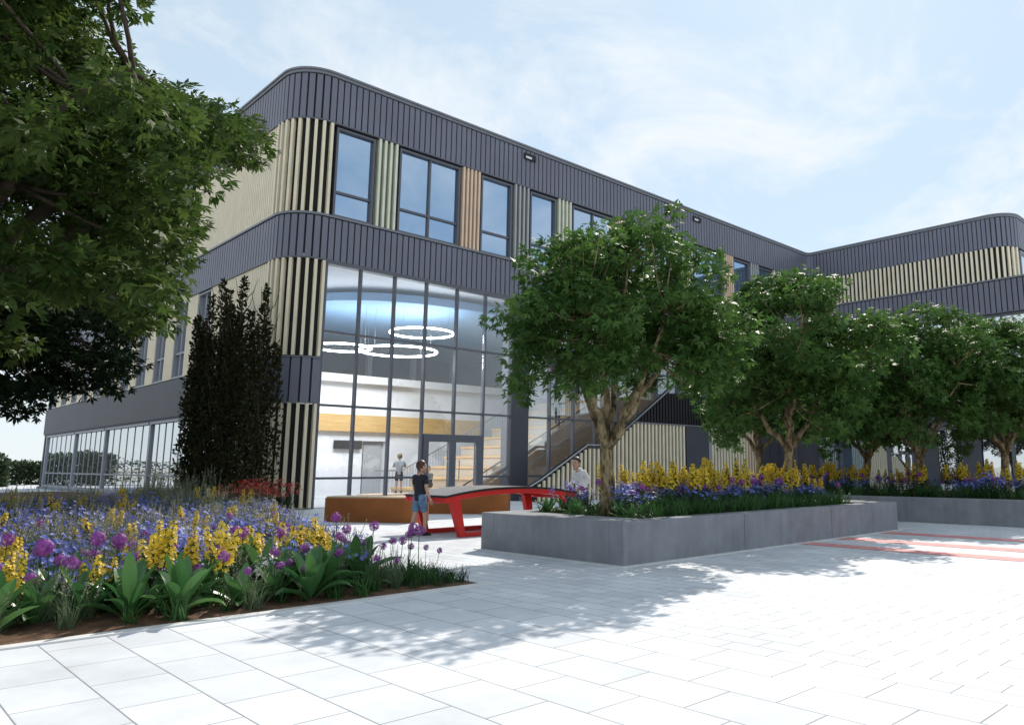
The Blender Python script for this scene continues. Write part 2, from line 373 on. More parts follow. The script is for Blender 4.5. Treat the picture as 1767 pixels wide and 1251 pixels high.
class MB:
    """collects faces; build() links them as ONE mesh object"""
    def __init__(s): s.v, s.f, s.m = [], [], []
    def add(s, verts, faces, mi=0):
        b = len(s.v); s.v.extend([tuple(p) for p in verts])
        for f in faces: s.f.append(tuple(b + i for i in f)); s.m.append(mi)
        return s
    def box(s, x0, x1, y0, y1, z0, z1, mi=0):
        vs_ = [(x0, y0, z0), (x1, y0, z0), (x1, y1, z0), (x0, y1, z0), (x0, y0, z1), (x1, y0, z1), (x1, y1, z1), (x0, y1, z1)]
        return s.add(vs_, [(0, 3, 2, 1), (4, 5, 6, 7), (0, 1, 5, 4), (1, 2, 6, 5), (2, 3, 7, 6), (3, 0, 4, 7)], mi)
    def obox(s, c, ax, ay, hx, hy, z0, z1, mi=0):
        c = Vector(c[:2]); ax = Vector(ax).normalized(); ay = Vector(ay).normalized()
        q = [c - ax * hx - ay * hy, c + ax * hx - ay * hy, c + ax * hx + ay * hy, c - ax * hx + ay * hy]
        vs_ = [(p.x, p.y, z0) for p in q] + [(p.x, p.y, z1) for p in q]
        return s.add(vs_, [(0, 3, 2, 1), (4, 5, 6, 7), (0, 1, 5, 4), (1, 2, 6, 5), (2, 3, 7, 6), (3, 0, 4, 7)], mi)
    def prism(s, poly, z0, z1, mi=0):
        n = len(poly)
        vs_ = [(x, y, z0) for x, y in poly] + [(x, y, z1) for x, y in poly]
        fs = [tuple(reversed(range(n))), tuple(range(n, 2 * n))] + [(i, (i + 1) % n, n + (i + 1) % n, n + i) for i in range(n)]
        return s.add(vs_, fs, mi)
    def xz_prism(s, poly, y0, y1, mi=0):
        n = len(poly)
        vs_ = [(x, y0, z) for x, z in poly] + [(x, y1, z) for x, z in poly]
        fs = [tuple(range(n)), tuple(reversed(range(n, 2 * n)))] + [(i, n + i, n + (i + 1) % n, (i + 1) % n) for i in range(n)]
        return s.add(vs_, fs, mi)
    def bar(s, a, b, w, h, mi=0):
        """rectangular bar from a to b; w across, h roughly vertical"""
        a = Vector(a); b = Vector(b); d = (b - a).normalized()
        up = Vector((0, 0, 1)) if abs(d.z) < .95 else Vector((1, 0, 0))
        r = d.cross(up).normalized(); u = r.cross(d)
        vs_ = []
        for p in (a, b):
            for sx, sy in ((-1, -1), (1, -1), (1, 1), (-1, 1)): vs_.append(p + r * sx * w / 2 + u * sy * h / 2)
        return s.add(vs_, [(0, 1, 2, 3), (7, 6, 5, 4), (0, 4, 5, 1), (1, 5, 6, 2), (2, 6, 7, 3), (3, 7, 4, 0)], mi)
    def tube(s, pts, rad, n=8, mi=0, cap=True):
        pts = [Vector(p) for p in pts]
        if not hasattr(rad, '__len__'): rad = [rad] * len(pts)
        b = len(s.v); prev = None
        for i, p in enumerate(pts):
            d = (pts[min(i + 1, len(pts) - 1)] - pts[max(i - 1, 0)]).normalized()
            if prev is None:
                r = d.orthogonal().normalized()
            else:
                r = (prev - d * prev.dot(d)).normalized()
            prev = r; u = d.cross(r)
            for k in range(n):
                a = 2 * PI * k / n
                s.v.append(tuple(p + (r * math.cos(a) + u * math.sin(a)) * rad[i]))
        for i in range(len(pts) - 1):
            for k in range(n):
                k2 = (k + 1) % n
                s.f.append((b + i * n + k, b + i * n + k2, b + (i + 1) * n + k2, b + (i + 1) * n + k)); s.m.append(mi)
        if cap:
            s.f.append(tuple(b + k for k in reversed(range(n)))); s.m.append(mi)
            s.f.append(tuple(b + (len(pts) - 1) * n + k for k in range(n))); s.m.append(mi)
        return s
    def ellip(s, c, r, nu=12, nv=8, mi=0, fn=None):
        b = len(s.v)
        for j in range(nv + 1):
            th = PI * j / nv
            for i in range(nu):
                ph = 2 * PI * i / nu
                d = Vector((math.sin(th) * math.cos(ph), math.sin(th) * math.sin(ph), math.cos(th)))
                k = fn(d) if fn else 1.0
                s.v.append((c[0] + d.x * r[0] * k, c[1] + d.y * r[1] * k, c[2] + d.z * r[2] * k))
        for j in range(nv):
            for i in range(nu):
                i2 = (i + 1) % nu
                s.f.append((b + j * nu + i, b + (j + 1) * nu + i, b + (j + 1) * nu + i2, b + j * nu + i2)); s.m.append(mi)
        return s
    def mesh(s, name, mats, smooth=False):
        me = bpy.data.meshes.new(name); me.from_pydata(s.v, [], s.f)
        for m_ in (mats if isinstance(mats, (list, tuple)) else [mats]): me.materials.append(m_)
        me.polygons.foreach_set('material_index', s.m)
        if smooth: me.polygons.foreach_set('use_smooth', [True] * len(s.f))
        me.update(); return me
    def build(s, name, mats, parent=None, smooth=False, bevel=0.0, loc=None):
        o = bpy.data.objects.new(name, s.mesh(name, mats, smooth)); COL.objects.link(o)
        if parent is not None:
            o.parent = parent
            o.matrix_parent_inverse = Matrix.Translation(-Vector(parent.location)) if parent.get('_abs') else Matrix.Identity(4)
        if loc is not None: o.location = loc
        if bevel:
            bv = o.modifiers.new('bevel', 'BEVEL'); bv.width = bevel; bv.segments = 2; bv.limit_method = 'ANGLE'
        return o
def root_at(name, loc, **tg):
    """an Empty whose children are written in world coordinates"""
    o = empty(name, loc); o['_abs'] = 1; tag(o, **tg); return o
def finish_roots():
    for o in bpy.data.objects:
        if '_abs' in o.keys(): del o['_abs']
def sub(mb, name, mats, parent, **k):
    """a sub-part under a mesh part that stands at its thing's origin offset"""
    o = mb.build(name, mats, None, **k); o.parent = parent
    return o

# ------------------------------------------------------------------ ground
g = MB(); g.add([(-900, -900, -.02), (1500, -900, -.02), (1500, 1500, -.02), (-900, 1500, -.02)], [(0, 1, 2, 3)])
tag(g.build('ground', M['far_ground']), kind='structure')
g = MB(); g.add([(-60, -30, 0), (70, -30, 0), (70, 75, 0), (-60, 75, 0)], [(0, 1, 2, 3)])
tag(g.build('paving', M['paving']), kind='structure')

# flower bed outline (right-hand edge as a function of y)
EDGE = [(6.98, 5.20), (8.6, 5.15), (11, 5.35), (15, 6.9), (19, 8.0), (22.3, 8.9), (24.2, 9.35)]
def edge_x(y):
    if y <= EDGE[0][0]: return EDGE[0][1]
    for (y0, x0), (y1, x1) in zip(EDGE, EDGE[1:]):
        if y <= y1: return x0 + (x1 - x0) * (y - y0) / (y1 - y0)
    return EDGE[-1][1]
def bed_mesh():
    """gently heaped soil"""
    mb = MB(); rows = []
    ys = [6.98 + .25 * i for i in range(70)] + [24.6 + 1.6 * i for i in range(15)]
    for y in ys:
        xr = edge_x(y); row = []
        for k in range(41):
            x = xr - (xr + 14) * (k / 40) ** 1.7
            h = .012 + .05 * min(1, (y - 6.98) / .5, (xr - x) / .5) * (0.7 + .6 * mnoise.noise(Vector((x * 2.2, y * 2.2, 0))))
            row.append((x, y, max(h, .008)))
        rows.append(row)
    n = 41
    mb.v = [p for r in rows for p in r]
    for i in range(len(rows) - 1):
        for k in range(n - 1):
            a = i * n + k; mb.f.append((a, a + n, a + n + 1, a + 1)); mb.m.append(0)
    return mb
tag(bed_mesh().build('flower_bed_soil', M['soil'], smooth=True), kind='structure')
mb = MB(); mb.box(-14, 5.32, 6.86, 6.98, 0, .014)
tag(mb.build('bed_kerb', M['kerb']), kind='structure')
# red bands inlaid in the paving
for (xa, xb) in ((11.5, 11.95), (12.75, 13.25), (14.45, 14.95)):
    mb = MB(); mb.add([(xa, -3.0, .004), (xb, -3.0, .004), (xb, 6.84, .004), (xa, 6.84, .004)], [(0, 1, 2, 3)])
    tag(mb.build('red_paving_band', M['red_paint']), kind='structure')
# ------------------------------------------------------------------ the school building
X0, Y0, RAD = 9.5, 22.9, 1.1          # left facade plane, front facade plane, corner radius
XW, YW = 41.3, 11.4                   # upper wing: west face, south end
XL, YL = 34.9, 5.6                    # lower wing: west face, south end
def make_path(pts):
    """pts: list of (x, y, radius); returns polyline of (x, y, nx, ny, s)"""
    out = []; n = len(pts)
    P = [Vector((p[0], p[1])) for p in pts]
    segs = []
    for i in range(n):
        if i in (0, n - 1): segs.append([P[i]]); continue
        d0 = (P[i] - P[i - 1]).normalized(); d1 = (P[i + 1] - P[i]).normalized(); r = pts[i][2]
        a = P[i] - d0 * r; b = P[i] + d1 * r
        c = a + d1 * r
        arc = []
        for k in range(13):
            t = k / 12 * PI / 2
            arc.append(c + (a - c) * math.cos(t) + (b - c) * math.sin(t))
        segs.append(arc)
    poly = [p for s_ in segs for p in s_]
    s = 0; res = []
    for i, p in enumerate(poly):
        if i: s += (p - poly[i - 1]).length
        t = (poly[min(i + 1, len(poly) - 1)] - poly[max(i - 1, 0)]).normalized()
        res.append((p.x, p.y, t.y, -t.x, s))
    return res
def at(path, s):
    for a, b in zip(path, path[1:]):
        if s <= b[4]:
            k = (s - a[4]) / max(1e-9, b[4] - a[4])
            q = [a[i] + (b[i] - a[i]) * k for i in range(4)]
            l = math.hypot(q[2], q[3]); return q[0], q[1], q[2] / l, q[3] / l
    q = path[-1]; return q[0], q[1], q[2], q[3]
def strip(mb, path, s0, s1, z0, z1, off0, off1, mi=0):
    """a solid strip following the path between two offsets from the facade line"""
    ss = [s0] + [p[4] for p in path if s0 + 1e-4 < p[4] < s1 - 1e-4] + [s1]
    vs_ = []
    for s in ss:
        x, y, nx, ny = at(path, s)
        for off in (off0, off1):
            for z in (z0, z1): vs_.append((x + nx * off, y + ny * off, z))
    fs = []
    for i in range(len(ss) - 1):
        a, b = 4 * i, 4 * (i + 1)
        fs += [(a + 2, a + 3, b + 3, b + 2), (a, b, b + 1, a + 1), (a + 1, b + 1, b + 3, a + 3), (a, a + 2, b + 2, b)]
    e = 4 * (len(ss) - 1)
    fs += [(0, 1, 3, 2), (e, e + 2, e + 3, e + 1)]
    mb.add(vs_, fs, mi)
def ribs(mb, path, s0, s1, z0, z1, pitch, w, off0, off1, mi=0, start=.5):
    n = max(1, round((s1 - s0) / pitch)); p = (s1 - s0) / n
    for i in range(n):
        x, y, nx, ny = at(path, s0 + (i + start) * p)
        c = (x + nx * (off0 + off1) / 2, y + ny * (off0 + off1) / 2)
        mb.obox(c, (-ny, nx), (nx, ny), w / 2, abs(off1 - off0) / 2, z0, z1, mi)

upper = make_path([(X0, 56.6, 0), (X0, Y0, RAD), (XW, Y0, .45), (XW, YW, RAD), (62, YW, 0)])
lower = make_path([(X0, 56.6, 0), (X0, Y0, RAD), (XL, Y0, RAD), (XL, YL, RAD), (62, YL, 0)])
S_A = (56.6 - Y0 - RAD)                # arc start
S_B = S_A + RAD * PI / 2               # arc end -> front facade begins at X0 + RAD
def sx(x): return S_B + (x - X0 - RAD)          # front facade: path position of an x
def sy(y): return 56.6 - y                      # left facade: path position of a y
S_UC = sx(XW) - .45                    # inner corner of the upper path, arc start
S_UD = S_UC + .45 * PI / 2
def suw(y): return S_UD + (Y0 - .45 - y)
S_LC = sx(XL) - RAD
S_LD = S_LC + RAD * PI / 2
def slw(y): return S_LD + (Y0 - RAD - y)

B = root_at('school_building', (X0, Y0, 0), label='three storey school with grey ribbed bands, striped cream fins and a glazed corner hall', cat='school building')

def band(name, path, s0, s1, z0, z1, pitch=.225, w=.178):
    mb = MB()
    strip(mb, path, s0, s1, z0 + .02, z1 - .02, -.25, .0, 1)
    ribs(mb, path, s0 + .02, s1 - .02, z0, z1 - .05, pitch, w, .003, .075, 0)
    strip(mb, path, s0, s1, z0 - .05, z0 - .003, -.2, .09, 2)
    return mb.build(name, [M['grey_metal'], M['groove'], M['frame']], B)
UE = upper[-1][4]; LE = lower[-1][4]
b1 = band('roof_band', upper, 0, UE, 12.45, 14.02)
b1['label'] = 'dark grey ribbed band round the roof edge'
mb = MB()
strip(mb, upper, 0, UE, 14.0, 14.10, -.45, .11); strip(mb, upper, 0, UE, 14.103, 14.17, -.5, .15)
mb.build('roof_trim', M['cap'], B)
b2 = band('floor_band', lower, 0, LE, 7.80, 9.22)
b2['label'] = 'dark grey ribbed band between the first and second floor'
mb = MB(); strip(mb, lower, 0, LE, 9.20, 9.27, -.4, .11); mb.build('band_cap', M['cap'], B)
# roofs and floor slabs that close the volumes
mb = MB(); mb.prism([(X0 + .6, 56), (X0 + .6, Y0 + .6), (XW + .6, Y0 + .6), (XW + .6, YW + .6), (61, YW + .6), (61, 56)][::-1], 13.3, 13.7)
mb.build('roof', M['roof'], B)
mb = MB()
mb.prism([(X0 + .4, 56), (X0 + .4, Y0 + .4), (XL + .4, Y0 + .4), (XL + .4, YL + .4), (61, YL + .4), (61, 56)][::-1], 7.95, 9.12)
mb.build('floor_slab', M['ceil'], B)
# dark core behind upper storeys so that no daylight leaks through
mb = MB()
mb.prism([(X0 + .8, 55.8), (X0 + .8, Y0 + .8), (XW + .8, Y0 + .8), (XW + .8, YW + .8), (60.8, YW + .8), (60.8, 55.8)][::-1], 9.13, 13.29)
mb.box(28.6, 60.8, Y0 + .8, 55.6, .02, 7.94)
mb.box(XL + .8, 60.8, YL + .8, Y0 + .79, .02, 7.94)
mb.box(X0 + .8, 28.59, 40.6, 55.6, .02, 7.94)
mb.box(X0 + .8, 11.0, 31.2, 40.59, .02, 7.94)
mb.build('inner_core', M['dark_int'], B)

def fins(name, path, s0, s1, z0, z1, matn, gapn, pitch=.24, w=.095, d=.10, parent=None):
    mb = MB()
    strip(mb, path, s0, s1, z0 + .01, z1 - .01, -.25, -.02, 1)
    ribs(mb, path, s0, s1, z0, z1, pitch, w, -.017, d, 0)
    return mb.build(name, [M[matn], M[gapn]], parent or B)
# striped corner of every storey
XC = 10.72
for (z0, z1) in ((.03, 3.18), (4.66, 7.74), (9.275, 12.39)):
    o = fins('corner_fins', lower, sy(24.3), sx(XC), z0, z1, 'cream', 'fin_gap')
    o['label'] = 'cream vertical fins on black wrapping the rounded corner'
mb = MB()
strip(mb, lower, sy(26.0), sx(XC), 3.24, 4.60, -.25, 0, 1)
ribs(mb, lower, sy(26.0), sx(XC), 3.22, 4.60, .30, .25, .003, .06, 0)
strip(mb, lower, sy(26.0), sx(XC), 3.19, 3.217, -.2, .09, 2); strip(mb, lower, sy(26.0), sx(XC), 4.603, 4.64, -.2, .09, 2)
mb.build('corner_band', [M['grey_metal'], M['groove'], M['cap']], B)

# ------- windows: frame part, pane sub-parts
def window_on(path, s0, s1, z0, z1, mull=(), trans=None, glass='mirror', fr='frame', fw=.075, reveal=.10):
    mb = MB()
    strip(mb, path, s0, s0 + fw, z0, z1, -reveal - .08, .03); strip(mb, path, s1 - fw, s1, z0, z1, -reveal - .08, .03)
    strip(mb, path, s0 + fw, s1 - fw, z1 - fw, z1, -reveal - .08, .028); strip(mb, path, s0 + fw, s1 - fw, z0, z0 + fw, -reveal - .08, .032)
    cuts = [s0 + fw] + list(mull) + [s1 - fw]
    for m_ in mull: strip(mb, path, m_ - fw / 2, m_ + fw / 2, z0 + fw, z1 - fw, -reveal - .05, -.02)
    if trans:
        for a, b in zip(cuts, cuts[1:]):
            ga = fw / 2 if a in mull else 0; gb = fw / 2 if b in mull else 0
            strip(mb, path, a + ga, b - gb, trans - .04, trans + .04, -reveal - .05, -.025)
    fr_o = mb.build('window', M[fr], B)
    gp = MB(); strip(gp, path, s0 + .02, s1 - .02, z0 + .02, z1 - .02, -reveal - .04, -reveal + .01)
    gp.build('pane', M[glass], fr_o)
    return fr_o
# front facade, second floor: repeating single / panel / double / panel
pat = [('w', 1.40), ('sage', .95), ('d', 2.55), ('orange', .98), ('w', 1.50), ('pale_grey', .95)]
x = 10.80; i = 0
while x < 39.6:
    k, wd = pat[i % 6]; e = min(x + wd, 40.1)
    if k == 'w': window_on(upper, sx(x), sx(e), 9.27, 12.33, (), 10.13)
    elif k == 'd': window_on(upper, sx(x), sx(e), 9.27, 12.33, (sx((x + e) / 2),), 10.13)
    else:
        o = fins('fin_panel', upper, sx(x + .05), sx(e - .05), 9.275, 12.39, k, {'sage': 'sage_gap', 'orange': 'orange_gap', 'pale_grey': 'grey_gap'}[k], .19, .085, .09)
        o['label'] = {'sage': 'pale green finned panel between windows', 'orange': 'tan orange finned panel between windows', 'pale_grey': 'pale grey finned panel between windows'}[k]
    x = e; i += 1
# left facade, second floor
fins('fin_panel', upper, sy(32.2), sy(24.3), 9.275, 12.39, 'cream', 'fin_gap', .16, .125, .05)
y = 32.2; i = 0
while y < 55:
    e = min(y + (1.5 if i % 2 == 0 else 1.3), 56.5)
    if i % 2 == 0: window_on(upper, sy(e), sy(y), 9.27, 12.33, (), 10.13, 'mirror_pale')
    else: fins('fin_panel', upper, sy(e), sy(y), 9.275, 12.39, 'cream', 'fin_gap', .16, .125, .05)
    y = e; i += 1
# left facade, first floor
fins('fin_panel', lower, sy(29.4), sy(24.3), 4.66, 7.74, 'cream', 'fin_gap', .16, .125, .05)
y = 29.4; i = 0
while y < 55:
    e = min(y + (1.35 if i % 2 == 0 else 1.1), 56.5)
    if i % 2 == 0: window_on(lower, sy(e), sy(y), 4.66, 7.72, (sy((y + e) / 2),), 5.65, 'mirror_pale', 'frame_light')
    else: fins('fin_panel', lower, sy(e), sy(y), 4.66, 7.74, 'cream', 'fin_gap', .16, .125, .05)
    y = e; i += 1
# left facade: plain fascia and ground-floor glazing
mb = MB(); strip(mb, lower, 0, sy(26.02), 3.16, 4.62, -.3, .06); strip(mb, lower, 0, sy(26.02), 3.08, 3.157, -.3, .0)
o = mb.build('fascia', M['plain_grey'], B); o['label'] = 'plain dark grey fascia over the ground floor windows'
fins('fin_panel', lower, sy(25.8), sy(24.3), .03, 3.08, 'cream', 'fin_gap', .16, .125, .05)
bays = [25.8, 30.2, 35.6, 42.6, 48.7, 55.9]
for a, b in zip(bays, bays[1:]):
    mb = MB(); n_ = 6
    strip(mb, lower, sy(b), sy(b) + .22, .12, 3.07, -.2, .0)
    strip(mb, lower, sy(b) + .22, sy(a), .12, .24, -.2, .04); strip(mb, lower, sy(b) + .22, sy(a), 2.98, 3.07, -.2, .04)
    strip(mb, lower, sy(b) + .22, sy(a), .88, .95, -.12, -.055)
    for k in range(1, n_): 
        s = sy(b) + .22 + (b - a - .22) * k / n_
        strip(mb, lower, s - .025, s + .025, .24, 2.98, -.12, -.060)
    fr_o = mb.build('window', M['frame_light'], B)
    gp = MB(); strip(gp, lower, sy(b) + .2, sy(a) - .005, .2, 3.0, -.15, -.08); gp.build('pane', M['mirror_pale'], fr_o)
mb = MB(); strip(mb, lower, 0, sy(25.8), 0.0, .117, -.3, .10); mb.build('plinth', M['concrete'], B)
mb = MB(); mb.box(X0 + .02, X0 + .7, 56.3, 56.6, .0, 7.8); mb.box(X0 + .7, 61, 56.0, 56.5, 0, 13.3); mb.build('rear_wall', M['plain_grey'], B)

# ------- corner hall: curtain wall on the front facade
CWX1 = 28.4
mull_x = [XC, 11.92, 13.19, 14.45, 15.75, 17.03, 18.28, 19.14, 20.3, 21.6, 22.88, 24.2, 25.5, 26.9, CWX1]
door_x0, door_x1, door_z = 14.5, 16.98, 2.38
tr_z = [.91, 3.16, 5.48]
mb = MB(); yf0, yf1 = Y0 - .06, Y0 + .10
for xm in mull_x:
    if xm == 18.28 or xm == 19.14: continue
    z0 = door_z if door_x0 < xm < door_x1 else .0
    if abs(xm - 14.45) < .01: mb.box(xm - .035, xm + .035, yf0, yf1, 0, 7.66)
    else: mb.box(xm - .035, xm + .035, yf0, yf1, z0, 7.66)
for z in tr_z:
    for a, b in zip(mull_x, mull_x[1:]):
        if (a, b) == (18.28, 19.14): continue
        if z < door_z and a > 14.4 and b < 17.1: continue
        mb.box(a + .036, b - .036, yf0 + .015, yf1 - .01, z - .035, z + .035)
mb.box(XC - .03, CWX1, yf0 - .03, yf1 + .1, 7.662, 7.745)
cw = mb.build('curtain_wall', M['frame'], B); cw['label'] = 'tall glazed wall of the corner hall'
gp = MB(); gp.box(XC, door_x0 + .02, Y0 + .015, Y0 + .027, .02, 7.66); gp.box(door_x0 + .021, door_x1, Y0 + .015, Y0 + .027, door_z, 7.66)
gp.box(door_x1 + .001, CWX1, Y0 + .015, Y0 + .027, .02, 7.66)
gp.build('pane', M['glass'], cw)
mb = MB(); mb.box(18.28, 19.14, Y0 - .10, Y0 + .5, 0, 7.66); mb.build('pier', M['plain_grey'], B)
mb = MB()
for a, b in ((door_x0, 14.72), (15.60, 15.84), (16.76, door_x1)): mb.box(a, b, Y0 - .09, Y0 + .12, 0, 2.12)
mb.box(door_x0, door_x1, Y0 - .093, Y0 + .123, 2.123, door_z)
dr = mb.build('door', M['frame'], B, bevel=.006); dr['label'] = 'grey framed double glass door'
gp = MB(); gp.box(14.721, 15.599, Y0 + .01, Y0 + .02, .03, 2.12); gp.box(15.841, 16.759, Y0 + .01, Y0 + .02, .03, 2.12); gp.build('pane', M['glass'], dr)
for xh in (15.50, 15.94):
    mb = MB(); mb.tube([(xh, Y0 - .16, .8), (xh, Y0 - .16, 1.5)], .016); mb.tube([(xh, Y0 - .16, .85), (xh, Y0 - .08, .85)], .010); mb.tube([(xh, Y0 - .16, 1.45), (xh, Y0 - .08, 1.45)], .010)
    mb.build('handle', M['steel'], dr)

# ------- inside the hall
mb = MB(); mb.box(X0 + .35, 28.55, Y0 + .13, 40.5, -.01, .03); mb.build('hall_floor', M['int_floor'], B)
mb = MB(); mb.box(X0 + .3, 10.5, Y0 + .9, 31.0, .035, 7.9); mb.box(10.501, 16.2, 30.2, 30.5, .035, 4.74); mb.box(17.3, 28.5, 30.2, 30.5, .035, 4.74); mb.box(16.2, 17.3, 30.2, 30.5, 2.35, 4.74)
mb.build('hall_wall', M['white_wall'], B)
mb = MB(); mb.box(16.2, 17.3, 30.45, 30.5, .035, 2.34); mb.box(16.35, 17.15, 30.38, 30.44, .1, 2.2); mb.build('inner_door', M['pale_grey'], B)
mb = MB(); mb.box(14.9, 16.1, 30.04, 30.19, 2.0, 2.35); mb.build('notice_screen', M['dark_int'], B)
mb = MB(); mb.box(10.6, 22.2, 29.98, 30.197, 2.72, 3.42); mb.build('timber_band', M['ochre'], B)
mb = MB(); mb.box(10.501, 28.54, 29.7, 40.5, 4.745, 5.06); mb.build('gallery_floor', M['pale_trim'], B)
mb = MB(); mb.box(10.501, 28.54, 40.2, 40.5, 5.065, 7.9); mb.build('gallery_wall', M['dark_int'], B)
for k, xq in enumerate((14.6, 17.6, 20.8, 23.6, 26.4)):
    mb = MB(); mb.box(xq, xq + (.9 if k == 0 else .25), 38.6, 38.9, 5.065, 7.75); mb.build('gallery_column', M['white_wall'], B)
mb = MB(); mb.box(X0 + .5, 28.55, Y0 + .14, 40.5, 7.78, 7.90); mb.build('hall_ceiling', M['ceil'], B)
rp = [(18.6 + 6.6 * math.copysign(abs(math.cos(t)) ** .8, math.cos(t)), 29.1 + 4.9 * math.copysign(abs(math.sin(t)) ** .8, math.sin(t))) for t in [2 * PI * k / 64 for k in range(64)]]
mb = MB(); mb.prism(rp, 7.30, 7.60); mb.build('ceiling_raft', M['raft'], B)
# bleacher stair
mb = MB(); tp = MB()
for k in range(12):
    xa = 16.9 + .86 * k; z1 = .43 * (k + 1)
    y_a = 24.32
    if z1 > 4.74: break
    mb.box(xa, xa + .86 if k < 10 else 27.9, y_a, 28.9, .035 if k == 0 else z1 - .43 - .02, z1 - .09)
    tp.box(xa - .04, xa + .80, y_a, 28.9, z1 - .088, z1)
bl = mb.build('stair', M['riser'], B); bl['label'] = 'timber seat steps rising through the hall'
tp.build('tread', M['tread'], bl)
def stair_side(y0, y1):
    mb = MB()
    zl = lambda x_: 1.85 + .515 * (x_ - 20.13)
    mb.xz_prism([(16.9, .035), (28.3, .035), (28.3, zl(28.3) * .86), (25.9, zl(25.9)), (16.9, zl(16.9))], y0, y1)
    o = mb.build('stair_side', M['stair_side'], B)
    t = MB()
    for dz, th in ((.0, .05), (-.62, .06)):
        t.bar((17.4 if dz == 0 else 18.2, y0 - .008, zl(17.4 if dz == 0 else 18.2) + dz), (25.9, y0 - .008, zl(25.9) + dz), .05, th)
    t.build('trim', M['pale_trim'], o)
    h = MB(); h.tube([(17.2, y0 + .05, zl(17.2) + .22), (25.9, y0 + .05, zl(25.9) + .22)], .03)
    for k in range(9): xx = 17.3 + k; h.tube([(xx, y0 + .05, zl(xx) + .03), (xx, y0 + .05, zl(xx) + .22)], .014, 6)
    h.build('handrail', M['black'], o)
stair_side(24.2, 24.31)
# inner balustrade of thin bars climbing behind the steps
mb = MB()
zb = lambda x_: max(.05, .515 * (x_ - 17.4))
for k in range(62):
    xx = 16.2 + .14 * k; mb.tube([(xx, 29.1, zb(xx) + .05), (xx, 29.1, zb(xx) + 1.05)], .012, 5)
mb.tube([(16.2, 29.1, 1.1), (17.5, 29.1, 1.12), (24.8, 29.1, zb(24.8) + 1.05)], .03); mb.tube([(16.2, 29.1, .08), (17.5, 29.1, .09), (24.8, 29.1, zb(24.8) + .05)], .03)
mb.build('balustrade', M['steel'], B)
# plinth inside the glass that the child stands on
mb = MB(); mb.box(14.3, 17.2, 26.0, 26.9, .035, .26); mb.build('low_step', M['stair_side'], B)

# ring lamps
def ring_lamp(loc, r, label, power):
    o = root_at('ring_lamp', loc, label=label, cat='lamp', group='glowing ring lamps in the hall')
    n = 64; mb = MB(); c = Vector(loc)
    pts = [c + Vector((math.cos(2 * PI * k / n) * r, math.sin(2 * PI * k / n) * r, 0)) for k in range(n + 1)]
    mb.tube(pts, .038, 8, cap=False); mb.build('glowing_ring', M['ring'], o, smooth=True)
    for k in range(4):
        mb = MB(); a = k * PI / 2 + .4; p = c + Vector((math.cos(a) * r, math.sin(a) * r, .05)); mb.tube([p, (p.x, p.y, 7.3)], .006, 5); mb.build('cable', M['steel'], o)
    l = bpy.data.lights.new('lamp_glow', 'AREA'); l.shape = 'DISK'; l.size = 2 * r; l.energy = power; l.color = (.95, .97, 1.0)
    lo = bpy.data.objects.new('lamp_glow', l); COL.objects.link(lo); lo.parent = o; lo.location = (0, 0, -.08)
    l2 = l.copy(); l2.energy = power * .15
    lo2 = bpy.data.objects.new('lamp_glow', l2); COL.objects.link(lo2); lo2.parent = o; lo2.location = (0, 0, .1); lo2.rotation_euler = (PI, 0, 0)
RP = 125
ring_lamp((16.11, 25.76, 6.44), 1.22, 'highest glowing ring lamp, right of the other two in the hall', RP)
ring_lamp((15.79, 26.90, 5.80), 1.50, 'widest glowing ring lamp, in the middle of the hall', RP)
ring_lamp((13.50, 27.10, 5.72), 1.05, 'smallest glowing ring lamp, nearest the striped corner', RP)

# ------- projecting stair volume in front of the hall (x 18.6 .. 34.9)
YS = 21.5
mb = MB(); ribx = MB()
def rail_z(x_):
    if x_ < 20.95: return .79 + (x_ - 18.6) * (2.07 - .79) / 2.35
    if x_ < 22.07: return 2.08
    return min(5.6, 2.09 + (x_ - 22.07) * .637)
segx = 18.62
B2 = B
mb.xz_prism([(18.3, .02), (33.2, .02), (33.2, 3.05), (23.6, 3.05), (22.07, 1.98), (20.95, 1.96), (18.6, .66), (18.3, .66)], YS, YS + .12, 1)
xx = 18.55
while xx < 33.1:
    if not (27.15 < xx < 29.0):
        zt = min(3.06, rail_z(xx) - .12)
        mb.box(xx - .05, xx + .05, YS - .09, YS - .003, .02, zt, 0 if xx < 32.0 else 2)
    xx += .235
o = mb.build('stair_wall', [M['cream'], M['fin_gap'], M['orange']], B); o['label'] = 'cream finned wall under the outdoor stair'
mb = MB(); mb.box(27.2, 28.85, YS - .06, YS - .003, .02, 3.06); dr = mb.build('door', M['plain_grey'], B); dr['label'] = 'plain dark grey flush door in the finned wall'
mb = MB(); mb.box(28.86, 29.05, YS - .075, YS - .003, .02, 3.06); mb.build('frame', M['frame_light'], dr)
mb = MB(); mb.tube([(28.6, YS - .11, .95), (28.6, YS - .11, 1.25)], .014); mb.tube([(28.6, YS - .11, 1.0), (28.6, YS - .06, 1.0)], .01); mb.build('handle', M['steel'], dr)
mb = MB()
mb.xz_prism([(24.0, 3.12), (34.85, 3.12), (34.85, 4.45), (25.9, 4.45), (24.0, 3.2)], YS - .02, YS + .12, 0)
xx = 24.25
while xx < 34.6:
    zt = min(4.44, rail_z(xx) - .12); 
    if zt > 3.2: mb.box(xx - .05, xx + .05, YS - .07, YS - .023, 3.13, zt, 0)
    xx += .2
o = mb.build('dark_band', M['black_rib'], B); o['label'] = 'black ribbed band above the finned wall'
mb = MB(); mb.box(23.6, 33.2, YS - .11, YS + .12, 3.066, 3.115); mb.build('ledge', M['cap'], B)
